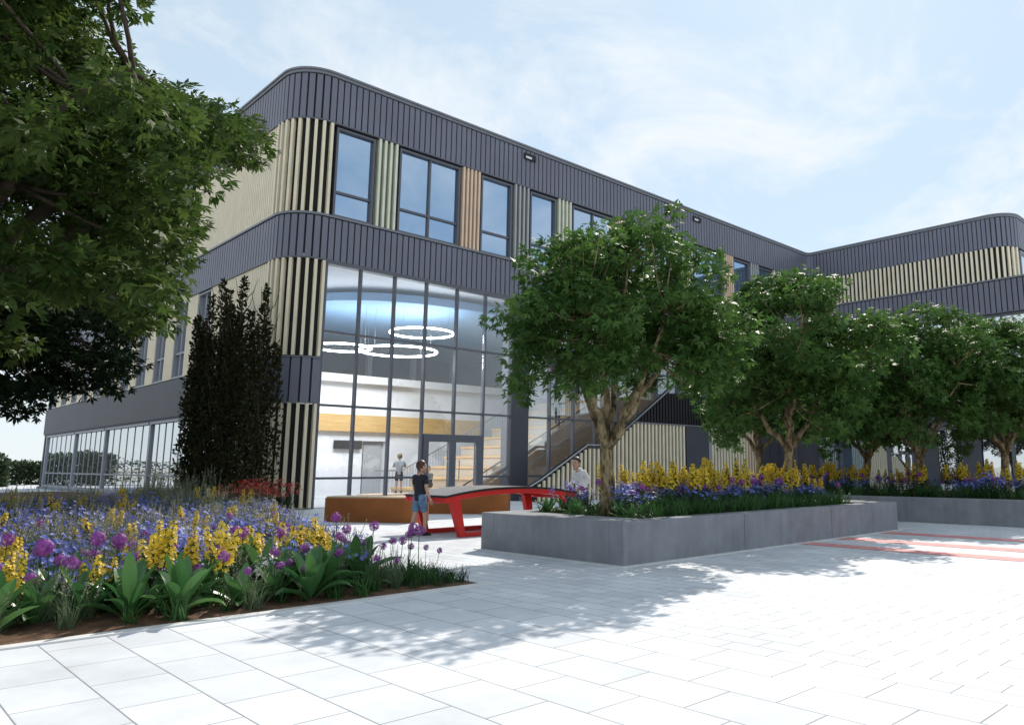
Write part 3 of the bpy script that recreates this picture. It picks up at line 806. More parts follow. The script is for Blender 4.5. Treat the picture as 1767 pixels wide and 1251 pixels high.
# handrail capping the stair
mb = MB(); hp = [(17.6, YS - .05, .52), (18.0, YS - .05, .52), (18.6, YS - .05, .79), (20.95, YS - .05, 2.08), (22.07, YS - .05, 2.09), (27.4, YS - .05, 5.49), (28.3, YS - .05, 5.52)]
for a, b in zip(hp, hp[1:]): mb.bar(a, b, .16, .09)
hr = mb.build('handrail', M['black'], B); hr['label'] = 'black handrail with a bright steel edge'
mb = MB()
for a, b in zip(hp, hp[1:]): mb.bar(Vector(a) + Vector((0, -.088, .02)), Vector(b) + Vector((0, -.088, .02)), .012, .05)
mb.build('rail_edge', M['steel'], hr)
# steps of the outdoor stair
mb = MB()
for k in range(8): mb.box(18.7 + .29 * k, 34.8 if k == 7 else 18.7 + .29 * (k + 1), YS + .125, Y0 - .12, .0, .16 * (k + 1))
mb.build('outdoor_step', M['concrete'], B)
mb = MB(); mb.box(28.4, 34.8, YS + .125, Y0 - .11, 1.3, 4.44); mb.build('stair_volume', M['plain_grey'], B)
# grey panels between finned wall and wing
for a, b in ((33.25, 34.05), (34.1, 34.85)):
    mb = MB(); mb.box(a, b, YS - .03, YS + .1, .02, 3.1); mb.build('wall_panel', M['plain_grey'], B)
# front facade first floor, right of the hall
xs = [CWX1 + .05 + 1.3 * k for k in range(5)]
for a in xs: window_on(lower, sx(a), sx(min(a + 1.27, 33.78)), 4.62, 7.72, (), 5.5, 'mirror_pale')

# ------- wing that projects to the right
mb = MB(); strip(mb, upper, S_UC - .2, S_UD + .3, 9.275, 12.39, -.25, .0); mb.build('corner_panel', M['plain_grey'], B)
o = fins('fin_panel', upper, S_UD + .3, suw(YW + RAD) + RAD * PI / 2 - .25, 9.275, 12.39, 'cream', 'fin_gap', .25, .11, .10)
o['label'] = 'long cream finned wall of the wing upper floor'
s_end = suw(YW + RAD) + RAD * PI / 2
for k in range(4): window_on(upper, s_end + .1 + 2.6 * k, s_end + 2.4 + 2.6 * k, 9.3, 12.33, (), 10.4, 'mirror_pale', 'frame_light')
# lower wing first floor
y = Y0 - RAD - .4; i = 0
while y > YL + 1.4:
    e = y - (2.3 if i % 2 == 0 else 1.0)
    if i % 2 == 0: window_on(lower, slw(y), slw(e), 4.62, 7.72, (slw((y + e) / 2),), 5.5, 'mirror_pale')
    else: fins('fin_panel', lower, slw(y) + .03, slw(e) - .03, 4.62, 7.74, 'sage', 'sage_gap', .19, .085, .09)
    y = e; i += 1
mb = MB(); strip(mb, lower, S_LC + .4, S_LD, 0.02, 7.76, -.3, -.05); mb.build('corner_panel', M['plain_grey'], B)
mb = MB(); strip(mb, lower, S_LC + .3, LE, 3.0, 4.58, -.3, .03); o = mb.build('fascia', M['plain_grey'], B)
# lower wing ground floor: grey panels, posts, dark and pale glass, wide pier
def wing_box(name, y0, y1, z0, z1, x0, x1, m_, parent=None):
    q = MB(); q.box(x0, x1, y0, y1, z0, z1); return q.build(name, M[m_], parent or B)
edges = [21.7, 20.4, 19.05, 17.95, 16.75, 15.6, 14.45]
for k, (a, b) in enumerate(zip(edges, edges[1:])):
    fr_o = wing_box('wall_panel' if k < 2 else 'window', b + .1, a, 2.86, 2.985, XL - .02, XL + .12, 'frame')
    wing_box('post', b, b + .098, .02, 2.985, XL - .06, XL + .2, 'frame', fr_o)
    if k < 2: wing_box('infill', b + .1, a - .002, .02, 2.857, XL + .02, XL + .1, 'plain_grey', fr_o)
    else: wing_box('pane', b + .1, a - .002, .02, 2.857, XL + .06, XL + .1, 'mirror' if k < 4 else 'mirror_pale', fr_o)
wing_box('pier', 13.4, 14.44, .02, 2.985, XL - .04, XL + .4, 'plain_grey')
fr_o = wing_box('window', 12.33, 13.39, 2.86, 2.985, XL - .02, XL + .12, 'frame'); wing_box('pane', 12.33, 13.39, .02, 2.857, XL + .06, XL + .1, 'mirror_pale', fr_o)
wing_box('pier', 11.55, 12.32, .02, 2.985, XL - .08, XL + .4, 'plain_grey')
for a, b in ((11.5, 10.3), (10.25, 9.0), (8.95, 7.7)):
    fr_o = wing_box('window', b, a, 2.86, 2.985, XL - .02, XL + .12, 'frame'); wing_box('pane', b + .06, a, .02, 2.857, XL + .06, XL + .1, 'mirror_pale', fr_o)
    wing_box('post', b - .04, b + .055, .02, 2.985, XL - .06, XL + .2, 'frame', fr_o)
mb = MB(); mb.box(XL + .02, XL + .3, 6.0, 7.6, .02, 2.98); mb.box(XL + .3, 61, YL + .3, YL + .5, .02, 7.8); mb.build('end_wall', M['plain_grey'], B)

# floodlights fixed to the roof band
for xf, lab in ((19.0, 'small floodlight in the roof band above the glazed hall'), (30.1, 'small floodlight in the roof band right of the nearest round tree')):
    o = root_at('floodlight', (xf, Y0 - .1, 13.7), label=lab, cat='floodlight', group='floodlights on the roof band')
    mb = MB(); mb.box(xf - .30, xf + .30, Y0 - .15, Y0 - .078, 13.58, 13.84); mb.build('housing', M['black'], o, bevel=.02)
    mb = MB(); mb.box(xf - .25, xf + .05, Y0 - .165, Y0 - .152, 13.61, 13.70); mb.build('lens', M['lamp_white'], o)
# ------------------------------------------------------------------ foliage tools
rng = np.random.default_rng(7)
LEAF3 = np.array([(0, 0, 0), (.50, .17, .03), (1, 0, -.10), (.50, -.17, .03),
                  (.20, .36, .02), (.62, .62, -.06), (.46, .22, .02), (.20, -.36, .02), (.62, -.62, -.06), (.46, -.22, .02)])
LEAF3F = [(0, 3, 2, 1), (0, 6, 5, 4), (0, 7, 8, 9)]
LEAF1 = np.array([(0, 0, 0), (.35, .24, .04), (.75, .20, .0), (1, 0, -.08), (.75, -.20, .0), (.35, -.24, .04)])
LEAF1F = [(0, 5, 4, 3, 2, 1)]
def fast_mesh(name, V, F, mats, mi=None, smooth=False):
    """V (n,3), F list of index arrays of one size each"""
    me = bpy.data.meshes.new(name)
    me.vertices.add(len(V)); me.vertices.foreach_set('co', np.asarray(V, np.float32).ravel())
    loops = np.concatenate([f.ravel() for f in F]); tot = np.concatenate([np.full(len(f), f.shape[1]) for f in F])
    start = np.concatenate([[0], np.cumsum(tot)[:-1]])
    me.loops.add(len(loops)); me.loops.foreach_set('vertex_index', loops.astype(np.int32))
    me.polygons.add(len(tot)); me.polygons.foreach_set('loop_start', start.astype(np.int32)); me.polygons.foreach_set('loop_total', tot.astype(np.int32))
    for m_ in mats: me.materials.append(m_)
    if mi is not None: me.polygons.foreach_set('material_index', np.asarray(mi, np.int32))
    if smooth: me.polygons.foreach_set('use_smooth', np.ones(len(tot), bool))
    me.update(calc_edges=True); me.validate(); return me
def leaf_cloud(P, axis, nrm, size, tmpl=LEAF3, faces=LEAF3F):
    """one leaf per row of P, its midrib along axis, facing nrm"""
    a = axis / (np.linalg.norm(axis, axis=1, keepdims=True) + 1e-9)
    n = nrm - a * (nrm * a).sum(1, keepdims=True); n /= (np.linalg.norm(n, axis=1, keepdims=True) + 1e-9)
    b = np.cross(n, a)
    V = P[:, None, :] + size[:, None, None] * (tmpl[None, :, 0:1] * a[:, None, :] + tmpl[None, :, 1:2] * b[:, None, :] + tmpl[None, :, 2:3] * n[:, None, :])
    k = tmpl.shape[0]; off = (np.arange(len(P)) * k)[:, None]
    F = []
    by = {}
    for f in faces: by.setdefault(len(f), []).append(f)
    for L, fs in by.items():
        F.append(np.concatenate([np.asarray(f)[None, :] + off for f in fs]))
    return V.reshape(-1, 3), F
def clump_leaves(centers, rads, per, size, r, flat=.62, up=.8):
    P, A, Nn, S = [], [], [], []
    for c, rad in zip(centers, rads):
        n = int(per * (rad / .4) ** 2)
        d = r.normal(size=(n, 3)); d /= np.linalg.norm(d, axis=1, keepdims=True)
        q = d * (rad * r.random((n, 1)) ** .45) * np.array([1, 1, flat])
        P.append(c + q)
        ax = d * np.array([1, 1, .3]) + r.normal(size=(n, 3)) * .45; ax[:, 2] -= .35
        A.append(ax)
        nn = r.normal(size=(n, 3)) * .55 + d * .35; nn[:, 2] += up
        Nn.append(nn); S.append(size * (.65 + .6 * r.random(n)))
    return np.concatenate(P), np.concatenate(A), np.concatenate(Nn), np.concatenate(S)
def curve_pts(a, b, sag, n, r, wob=.05):
    a = np.asarray(a, float); b = np.asarray(b, float); L = np.linalg.norm(b - a); out = []
    w = r.normal(size=3) * wob * L
    for k in range(n + 1):
        t = k / n; p = a + (b - a) * t; p = p + np.array([0, 0, -sag * L * math.sin(PI * t)]) + w * math.sin(PI * t) * math.cos(2.2 * t)
        out.append(p)
    return out
def tree_meshes(seed, fork, tr_r, limbs, centre, radii, nclump, per, leaf, clump_r=(.34, .52), keep=None, flat_bottom=-.62, leafm='leaf', bark='bark', shell=.5, base_z=0.0, twig=.008, lumpy=.28, gaps=-9.0, gscale=.8):
    r = np.random.default_rng(seed)
    centre = np.array(centre, float); radii = np.array(radii, float)
    C, Rr = [], []
    tries = 0
    while len(C) < nclump and tries < 60000:
        tries += 1
        d = r.normal(size=3); d /= np.linalg.norm(d)
        if d[2] < flat_bottom: continue
        q = (shell + (1 - shell) * r.random() ** .6)
        if r.random() < .22: q *= r.random()
        lump = 1 + lumpy * mnoise.noise(Vector(d * 2.3) + Vector((seed * 3.1, 0, 0)))
        p = centre + d * radii * q * lump
        if mnoise.noise(Vector(p * gscale) + Vector((seed * 1.7, 5, 2))) < gaps: continue
        if keep is not None and not keep(p): continue
        if any(np.linalg.norm((p - c) / radii) < .13 for c in C[-60:]): continue
        C.append(p); Rr.append(clump_r[0] + (clump_r[1] - clump_r[0]) * r.random())
    C = np.array(C)
    P, A, Nn, S = clump_leaves(C, Rr, per, leaf, r)
    V, F = leaf_cloud(P, A, Nn, S)
    crown = fast_mesh('crown', V, F, [M[leafm]])
    # trunk, limbs and twigs in one skin of bark
    mb = MB(); f = np.array(fork, float)
    base = np.array([fork[0] * .0, fork[1] * .0, base_z])
    tp = curve_pts(base, f, 0, 6, r, .03)
    mb.tube(tp, [tr_r * (1.45 if k == 0 else 1.12 - .05 * k) for k in range(7)], 12)
    ends = []
    for k in range(limbs):
        a = 2 * PI * k / limbs + r.random() * .7
        e = centre + radii * np.array([math.cos(a) * .55, math.sin(a) * .55, -.05 + .35 * r.random()])
        mid = f + (e - f) * .4 + np.array([math.cos(a) * .16, math.sin(a) * .16, -.06]) * radii[0] * .7
        pts = [f - np.array([0, 0, .08])]
        for t in np.linspace(.15, 1, 8):
            q = (1 - t) ** 2 * f + 2 * t * (1 - t) * mid + t * t * e
            pts.append(q + r.normal(size=3) * .025 * radii[0])
        rad = np.linspace(tr_r * .62, tr_r * .16, len(pts))
        mb.tube(pts, list(rad), 8); ends.append(pts)
    up = [f + (centre + np.array([0, 0, radii[2] * .6]) - f) * t + r.normal(size=3) * .05 * radii[0] * (t > 0) for t in np.linspace(0, 1, 7)]
    mb.tube(up, list(np.linspace(tr_r * .55, tr_r * .12, 7)), 8); ends.append(up)
    nodes = np.array([p for e in ends for p in e[3:]])
    for c in C[:: max(1, len(C) // 110)]:
        j = np.argmin(np.linalg.norm(nodes - c, axis=1)); a = nodes[j]
        mb.tube(curve_pts(a, c, .06, 4, r, .08), list(np.linspace(tr_r * .13 + twig * .4, twig, 5)), 5)
    trunk = mb.mesh('trunk', M[bark], True)
    return trunk, crown
def plant_tree(name, trunk, crown, loc, rz, s, label, cat='tree', group=None):
    o = empty(name, loc, rz); o.scale = (s, s, s); tag(o, label, cat, group)
    for n_, me in (('trunk', trunk), ('crown', crown)):
        c = bpy.data.objects.new(n_, me); COL.objects.link(c); c.parent = o
    return o

# ------------------------------------------------------------------ concrete planters with round trees
def planter(x0, x1, y0, y1, h, tf, tb, tl, tr, label):
    o = root_at('concrete_planter', (x0, y0, 0), label=label, cat='planter')
    mb = MB()
    nsg = max(1, round((x1 - x0) / 2.7))
    for k in range(nsg):
        mb.box(x0 + (x1 - x0) * k / nsg + (.004 if k else 0), x0 + (x1 - x0) * (k + 1) / nsg - (.004 if k < nsg - 1 else 0), y0, y0 + tf, 0, h)
    mb.box(x0, x1, y1 - tb, y1, 0, h)
    mb.box(x0, x0 + tl, y0 + tf, y1 - tb, 0, h); mb.box(x1 - tr, x1, y0 + tf, y1 - tb, 0, h)
    mb.build('planter_wall', M['concrete'], o, bevel=.012)
    q = MB(); nx = int((x1 - x0) / .25); ny = int((y1 - y0) / .25)
    xs_ = np.linspace(x0 + tl, x1 - tr, nx); ys_ = np.linspace(y0 + tf, y1 - tb, ny)
    q.v = [(a, b, h - .05 + .035 * mnoise.noise(Vector((a * 2, b * 2, 3)))) for a in xs_ for b in ys_]
    for i in range(nx - 1):
        for j in range(ny - 1): k = i * ny + j; q.f.append((k, k + ny, k + ny + 1, k + 1)); q.m.append(0)
    q.build('soil', M['soil'], o, smooth=True)
    return o
PH = .56
planter(7.35, 15.5, 6.84, 9.85, PH, .26, .30, .62, 1.05, 'long concrete planter whose near corner points at the viewer')
planter(17.95, 24.5, -2.0, 13.4, PH, .26, .3, .3, .3, 'concrete planter behind the red bands at the right edge')
for (x0, x1, y0, y1) in ((7.27, 15.58, 6.76, 6.838), (7.27, 7.348, 6.839, 9.93)):
    mb = MB(); mb.box(x0, x1, y0, y1, 0, .012); tag(mb.build('planter_kerb', M['kerb']), kind='structure')

tA = tree_meshes(3, (.05, .0, 1.18), .118, 5, (.16, -.20, 3.1), (1.95, 1.95, 1.85), 250, 84, .145, (.22, .42), gaps=-.20, flat_bottom=-.60, lumpy=.34, gscale=1.1)
tB = tree_meshes(11, (-.05, .05, 1.12), .112, 4, (0, 0, 2.95), (2.0, 2.0, 1.80), 250, 84, .145, (.22, .42), gaps=-.22, flat_bottom=-.85, lumpy=.38, gscale=1.1)
tC = tree_meshes(17, (.06, -.05, 1.05), .108, 5, (0.1, 0, 2.95), (2.1, 1.95, 1.85), 250, 84, .145, (.22, .44), gaps=-.22, flat_bottom=-.85, lumpy=.38, gscale=1.1)
PZ = PH - .08
trees = [((8.57, 8.35), 0.3, .95, tA, 'nearest round-crowned tree, standing alone at the near end of the long planter'),
         ((14.04, 8.43), 1.9, 1.0, tB, 'round-crowned tree standing at the far end of the long planter'),
         ((19.7, 8.0), 4.1, 1.02, tC, 'round-crowned tree in front in the right planter, left of the edge tree'),
         ((22.4, 6.9), 2.6, 1.0, tB, 'round-crowned tree cut by the right edge of the picture'),
         ((19.0, 12.3), 5.2, 1.02, tB, 'round-crowned tree partly hidden behind the far end of the long planter'),
         ((21.5, 10.3), 0.9, .98, tC, 'round-crowned tree in the right planter, behind its front row')]
for (p, rz, s, t, lab) in trees:
    plant_tree('round_tree', t[0], t[1], (p[0], p[1], PZ), rz, s, lab, group='round-crowned trees in the concrete planters')

# ------------------------------------------------------------------ big trees on the left
def in_poly(px, py, poly):
    c = False; n = len(poly); j = n - 1
    for i in range(n):
        (x1, y1), (x2, y2) = poly[i], poly[j]
        if (y1 > py) != (y2 > py) and px < (x2 - x1) * (py - y1) / (y2 - y1) + x1: c = not c
        j = i
    return c
polyA = [(-1200, -900), (420, -900), (330, -300), (262, -30), (225, 20), (185, 70), (170, 110), (215, 140), (290, 165), (380, 195), (445, 225), (462, 250), (420, 265), (370, 285), (310, 305), (320, 345), (345, 370), (318, 400), (282, 435), (285, 490), (262, 550), (215, 590), (120, 640), (0, 660), (-600, 700), (-1200, 600)]
holeA = [(245, 285), (310, 280), (318, 318), (280, 345), (248, 330)]
def keepA(p):
    w = np.array([p[0] - .3, p[1] + 12.0, p[2]])
    if (w - np.array([0, 0, CAM_H])) @ C_F < 1: return True
    x, y = project(w); return in_poly(x, y, polyA) and not in_poly(x, y, holeA)
tr_, cr_m = tree_meshes(21, (.1, .1, 2.6), .24, 7, (1.3, .4, 5.9), (4.7, 4.2, 4.8), 680, 88, .15, (.26, .55), keepA, -.75, 'leaf_maple', 'bark_dark', .35, 0, .012, gaps=-.26, gscale=.62)
plant_tree('broadleaf_tree', tr_, cr_m, (-.3, 12.0, 0), 0, 1, 'large leafy tree whose sunlit boughs reach in from the left edge')
polyB = [(-900, 380), (100, 430), (215, 545), (235, 600), (238, 660), (222, 680), (160, 690), (110, 725), (50, 735), (-50, 740), (-900, 800)]
def keepB(p):
    w = np.array([p[0] + .8, p[1] + 20.5, p[2]]); x, y = project(w); return in_poly(x, y, polyB)
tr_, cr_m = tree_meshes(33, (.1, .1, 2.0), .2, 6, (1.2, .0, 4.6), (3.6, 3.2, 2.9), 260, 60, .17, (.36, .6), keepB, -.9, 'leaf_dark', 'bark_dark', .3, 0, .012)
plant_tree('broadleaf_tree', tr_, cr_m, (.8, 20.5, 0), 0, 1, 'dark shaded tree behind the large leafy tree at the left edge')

# upright columnar trees by the left facade
def column_meshes(seed, h, rad, n):
    r = np.random.default_rng(seed)
    ns = 5; sa = r.random(ns) * 2 * PI; so = rad * np.array([0, .5, .62, .68, .6]); sh = h * np.concatenate([[1.0], r.uniform(.70, .93, ns - 1)])
    si = r.integers(0, ns, n)
    t = r.random(n) ** .85; a = r.random(n) * 2 * PI
    prof = np.interp(t, [0, .06, .25, .6, .82, 1], [.8, .95, 1.0, .80, .45, .10])
    q = rad * .46 * prof * (1 + .3 * np.sin(a * 2 + t * 17 + si)) * r.random(n) ** .5
    P = np.stack([np.cos(sa[si]) * so[si] + np.cos(a) * q, np.sin(sa[si]) * so[si] + np.sin(a) * q, .12 + t * sh[si]], 1)
    A = np.stack([np.cos(a) * .6, np.sin(a) * .6, .6 + 0 * a], 1) + r.normal(size=(n, 3)) * .4
    Nn = np.stack([np.cos(a), np.sin(a), .3 + 0 * a], 1) + r.normal(size=(n, 3)) * .5
    V, F = leaf_cloud(P, A, Nn, .12 * (.7 + .6 * r.random(n)), LEAF1, LEAF1F)
    crown = fast_mesh('crown', V, F, [M['leaf_shrub']])
    mb = MB(); mb.tube([(0, 0, 0), (0.02, 0, h * .5), (0, .02, h * .97)], [.06, .04, .008], 8)
    for k in range(40):
        z = .3 + (h - .8) * k / 40; a_ = k * 2.4; mb.tube([(0, 0, z), (math.cos(a_) * rad * .5, math.sin(a_) * rad * .5, z + .35), (math.cos(a_) * rad * .7, math.sin(a_) * rad * .7, z + .8)], [.014, .010, .004], 4)
    return mb.mesh('trunk', M['bark_dark'], True), crown
cols = [column_meshes(s, h, r_, n) for s, h, r_, n in ((1, 6.5, .58, 4200), (2, 6.9, .56, 4200), (3, 5.9, .54, 3600))]
cp = [(8.35, 26.4, 2, 'leftmost dark columnar tree beside the left facade, shortest of its row', .98), (8.3, 25.7, 0, 'dark columnar tree second from the left in the row by the facade', 1.0), (8.35, 24.9, 1, 'dark columnar tree third from the left, tallest tip of the row by the facade', 1.0),
      (8.3, 24.2, 0, 'dark columnar tree fourth from the left in the row by the facade', .99), (8.35, 23.2, 1, 'dark columnar tree fifth from the left in the row by the facade', .97), (8.55, 22.0, 2, 'rightmost dark columnar tree, next to the striped corner', 1.06)]
for k, (x, y, c, lab, s) in enumerate(cp):
    plant_tree('columnar_tree', cols[c][0], cols[c][1], (x, y, .03), k * 1.7, s, lab, group='dark columnar trees by the left facade')

# distant clipped hedges, far left
def hedge(x0, x1, y0, y1, h, n, seed, label):
    r = np.random.default_rng(seed); lx, ly = x1 - x0, y1 - y0
    P = np.stack([r.random(n) * lx, r.random(n) * ly, r.random(n) ** .8 * h], 1)
    sel = r.integers(0, 4, n)
    P[sel == 0, 1] = 0; P[sel == 1, 0] = lx; P[sel == 2, 2] = h; 
    P += r.normal(size=P.shape) * .10; P[:, 2] *= 1 + .12 * np.sin(P[:, 0] * 1.1) * np.cos(P[:, 1] * .7)
    P[:, 2] = np.abs(P[:, 2])
    V, F = leaf_cloud(P, r.normal(size=(n, 3)), r.normal(size=(n, 3)) + np.array([0, -.5, .6]), .22 * (.7 + .6 * r.random(n)), LEAF1, LEAF1F)
    o = bpy.data.objects.new('hedge', fast_mesh('hedge', V, F, [M['leaf_hedge']])); COL.objects.link(o); o.location = (x0, y0, 0)
    tag(o, label, 'hedge', 'far hedges at the left edge')
hedge(4.5, 8.6, 62, 66, 1.9, 7000, 5, 'taller dark hedge block at the far left edge')
hedge(8.9, 13.0, 68, 71, 1.35, 6000, 6, 'lower hedge between the taller hedge and the building end')
hedge(-40, 4.0, 70, 73, 1.5, 9000, 8, 'long hedge running off beyond the left edge')

# ------------------------------------------------------------------ curved table, benches
T = root_at('curved_table', (8.1, 11.9, 0), label='red framed table with a curved grey top', cat='table')
tx0, tx1, ty0, ty1 = 8.08, 11.35, 11.90, 13.30
def tz(x): 
    u = 2 * (x - tx0) / (tx1 - tx0) - 1
    return .735 + .135 * (1 - abs(u) ** 2.2)
n_ = 28; xs_ = [tx0 + (tx1 - tx0) * k / n_ for k in range(n_ + 1)]
def slab(mb, ya, yb, d0, d1, e=0, mi=0):
    vs_ = []
    for x in xs_:
        x_ = tx0 + e + (x - tx0) * (tx1 - tx0 - 2 * e) / (tx1 - tx0)
        vs_ += [(x_, ya, tz(x) + d0), (x_, yb, tz(x) + d0), (x_, yb, tz(x) + d1), (x_, ya, tz(x) + d1)]
    fs = []
    for k in range(n_):
        a, b = 4 * k, 4 * k + 4
        fs += [(a, a + 1, b + 1, b), (a + 3, b + 3, b + 2, a + 2), (a, b, b + 3, a + 3), (a + 1, a + 2, b + 2, b + 1)]
    fs += [(0, 3, 2, 1), (4 * n_, 4 * n_ + 1, 4 * n_ + 2, 4 * n_ + 3)]
    mb.add(vs_, fs, mi)
mb = MB(); slab(mb, ty0 + .02, ty1 - .02, -.028, .004, .02); mb.build('table_top', M['table_top'], T)
mb = MB(); slab(mb, ty0, ty0 + .018, -.034, .0); slab(mb, ty1 - .018, ty1, -.034, .0); 
mb.box(tx0, tx0 + .018, ty0 + .019, ty1 - .019, .70, .735); mb.box(tx1 - .018, tx1, ty0 + .019, ty1 - .019, .70, .735)
mb.build('edge_trim', M['black'], T)
mb = MB(); slab(mb, ty0 + .01, ty0 + .12, -.130, -.036, .01); slab(mb, ty1 - .12, ty1 - .01, -.130, -.036, .01)
mb.box(tx0 + .012, tx0 + .13, ty0 + .131, ty1 - .131, .60, .70); mb.box(tx1 - .13, tx1 - .012, ty0 + .131, ty1 - .131, .60, .70)
mb.build('frame', M['red'], T, bevel=.008)
for (xa, xb) in ((8.30, 8.34), (11.05, 10.95)):
    for (ya, yb) in ((11.98, 11.76), (13.2, 12.95)):
        mb = MB(); mb.add([(xa - .10, ya - .07, .66), (xa + .10, ya - .07, .66), (xa + .10, ya + .06, .66), (xa - .10, ya + .06, .66),
                           (xb - .06, yb - .06, .002), (xb + .06, yb - .06, .002), (xb + .06, yb + .06, .002), (xb - .06, yb + .06, .002)],
                          [(0, 1, 2, 3), (7, 6, 5, 4), (0, 4, 5, 1), (1, 5, 6, 2), (2, 6, 7, 3), (3, 7, 4, 0)])
        mb.build('leg', M['red'], T, bevel=.006)
for yb in (11.76, 12.95):
    mb = MB(); mb.box(8.40, 10.89, yb - .05, yb + .05, .003, .085); mb.build('base_rail', M['red'], T, bevel=.006)
def bench(c, rz, L, D, H, label):
    o = empty('block_bench', c, rz); tag(o, label, 'bench')
    mb = MB(); mb.box(-L / 2, L / 2, 0, D, 0, H - .04); mb.build('bench_body', M['corten'], o, bevel=.008)
    mb = MB(); mb.box(-L / 2 + .02, L / 2 - .02, .02, D - .02, H - .04, H); mb.build('seat', M['bench_top'], o, bevel=.006)
bench((9.02, 16.38, 0), math.atan2(-.86, .51), 2.28, .75, .58, 'rust coloured block bench behind the boy in shorts')
bench((12.45, 17.5, 0), math.atan2(-.79, .61), 2.3, .6, .56, 'darker rust block bench seen through the legs of the red table')
# ------------------------------------------------------------------ people
def skin_mesh(V, E_, Rd, root, sub=2):
    me = bpy.data.meshes.new('tmp'); me.from_pydata([tuple(v) for v in V], E_, []); me.update()
    o = bpy.data.objects.new('tmp', me); COL.objects.link(o)
    sk = o.modifiers.new('s', 'SKIN'); sk.use_smooth_shade = True
    for i, rr in enumerate(Rd):
        me.skin_vertices[0].data[i].radius = rr if hasattr(rr, '__len__') else (rr, rr)
    me.skin_vertices[0].data[root].use_root = True
    ss = o.modifiers.new('u', 'SUBSURF'); ss.levels = sub; ss.render_levels = sub
    dg = bpy.context.evaluated_depsgraph_get(); ev = o.evaluated_get(dg); m2 = ev.to_mesh()
    vv = [tuple(v.co) for v in m2.vertices]; ff = [tuple(p.vertices) for p in m2.polygons]
    ev.to_mesh_clear(); bpy.data.objects.remove(o); bpy.data.meshes.remove(me)
    return vv, ff
def person(loc, rz, H, label, pose, top, bottom, shoes, hair, sleeve='short', leg='short', hairlong=False, hood=False, pack=None):
    """pose: joint positions in units of H; x right, y forward, z up"""
    o = empty('person', loc, rz); tag(o, label, 'person')
    J = {k: Vector(v) * H for k, v in pose.items()}
    s = H
    names = ['pelvis', 'waist', 'chest', 'neck', 'headb', 'shL', 'elL', 'wrL', 'shR', 'elR', 'wrR', 'hipL', 'knL', 'anL', 'hipR', 'knR', 'anR']
    idx = {n: i for i, n in enumerate(names)}
    rad = dict(pelvis=.070, waist=.062, chest=.070, neck=.030, headb=.030, shL=.034, elL=.024, wrL=.017, shR=.034, elR=.024, wrR=.017, hipL=.052, knL=.033, anL=.022, hipR=.052, knR=.033, anR=.022)
    E_ = [('pelvis', 'waist'), ('waist', 'chest'), ('chest', 'neck'), ('neck', 'headb'), ('chest', 'shL'), ('shL', 'elL'), ('elL', 'wrL'), ('chest', 'shR'), ('shR', 'elR'), ('elR', 'wrR'),
          ('pelvis', 'hipL'), ('hipL', 'knL'), ('knL', 'anL'), ('pelvis', 'hipR'), ('hipR', 'knR'), ('knR', 'anR')]
    V = [J[n] for n in names]; Rd = [rad[n] * s for n in names]
    vv, ff = skin_mesh(V, [(idx[a], idx[b]) for a, b in E_], Rd, 0)
    mb = MB(); mb.add(vv, ff, 0)
    # head with face: front is J['look'] direction
    hc = J['headb'] + Vector((0, 0, .062 * s)); look = Vector(pose['look']).normalized(); right = look.cross(Vector((0, 0, 1))).normalized()
    hb = MB()
    def headfn(d):
        return 1 - .12 * max(0, -d.z) ** 2
    hb.ellip((0, 0, 0), (.056 * s, .066 * s, .080 * s), 18, 14, 0, headfn)
    hb.ellip((0, .064 * s, -.012 * s), (.009 * s, .016 * s, .017 * s), 8, 6, 0)            # nose
    hb.ellip((0, .052 * s, -.062 * s), (.026 * s, .018 * s, .018 * s), 8, 6, 0)            # chin
    hb.ellip((0, .060 * s, -.042 * s), (.020 * s, .007 * s, .006 * s), 8, 6, 2)            # mouth
    for sg in (-1, 1):
        hb.ellip((sg * .058 * s, -.002 * s, -.008 * s), (.010 * s, .016 * s, .024 * s), 8, 6, 0)   # ear
        hb.ellip((sg * .023 * s, .058 * s, .006 * s), (.009 * s, .006 * s, .006 * s), 8, 6, 1)     # eye
    mat3 = Matrix((right, look, Vector((0, 0, 1)))).transposed()
    for i, v in enumerate(hb.v): hb.v[i] = tuple(mat3 @ Vector(v) + hc)
    b0 = len(mb.v); mb.v += hb.v
    for f, m_ in zip(hb.f, hb.m): mb.f.append(tuple(b0 + i for i in f)); mb.m.append(m_)
    # hands: palm, four fingers, thumb
    for side in 'LR':
        w = J['wr' + side]; d = (w - J['el' + side]).normalized(); fw = Vector(pose.get('palm' + side, (0, 1, 0))).normalized()
        a = (fw - d * fw.dot(d)).normalized(); n_ = d.cross(a)
        if side == 'L': n_ = -n_
        c = w + d * .030 * s
        q = MB(); q.tube([w - d * .006 * s, w + d * .018 * s, w + d * .048 * s], [.015 * s, .019 * s, .018 * s], 8)
        for k in range(4):
            st = w + d * .044 * s + a * (.020 - .0125 * k) * s
            ln = (.036, .042, .040, .030)[k] * s
            q.tube([st, st + d * ln * .5 + n_ * ln * .08, st + d * ln * .85 + n_ * ln * .35], [.0066 * s, .006 * s, .0048 * s], 6)
        st = w + d * .016 * s + a * .016 * s
        q.tube([st, st + d * .018 * s + a * .014 * s, st + d * .036 * s + a * .016 * s + n_ * .006 * s], [.0075 * s, .007 * s, .0055 * s], 6)
        b0 = len(mb.v); mb.v += q.v
        for f in q.f: mb.f.append(tuple(b0 + i for i in f)); mb.m.append(0)
    lip = mat('lip', (.40, .17, .14), .5, var=.02) if 'lip' not in M else M['lip']; M['lip'] = lip
    mb.build('body', [M['skin'], M['eye'], lip], o, smooth=True)
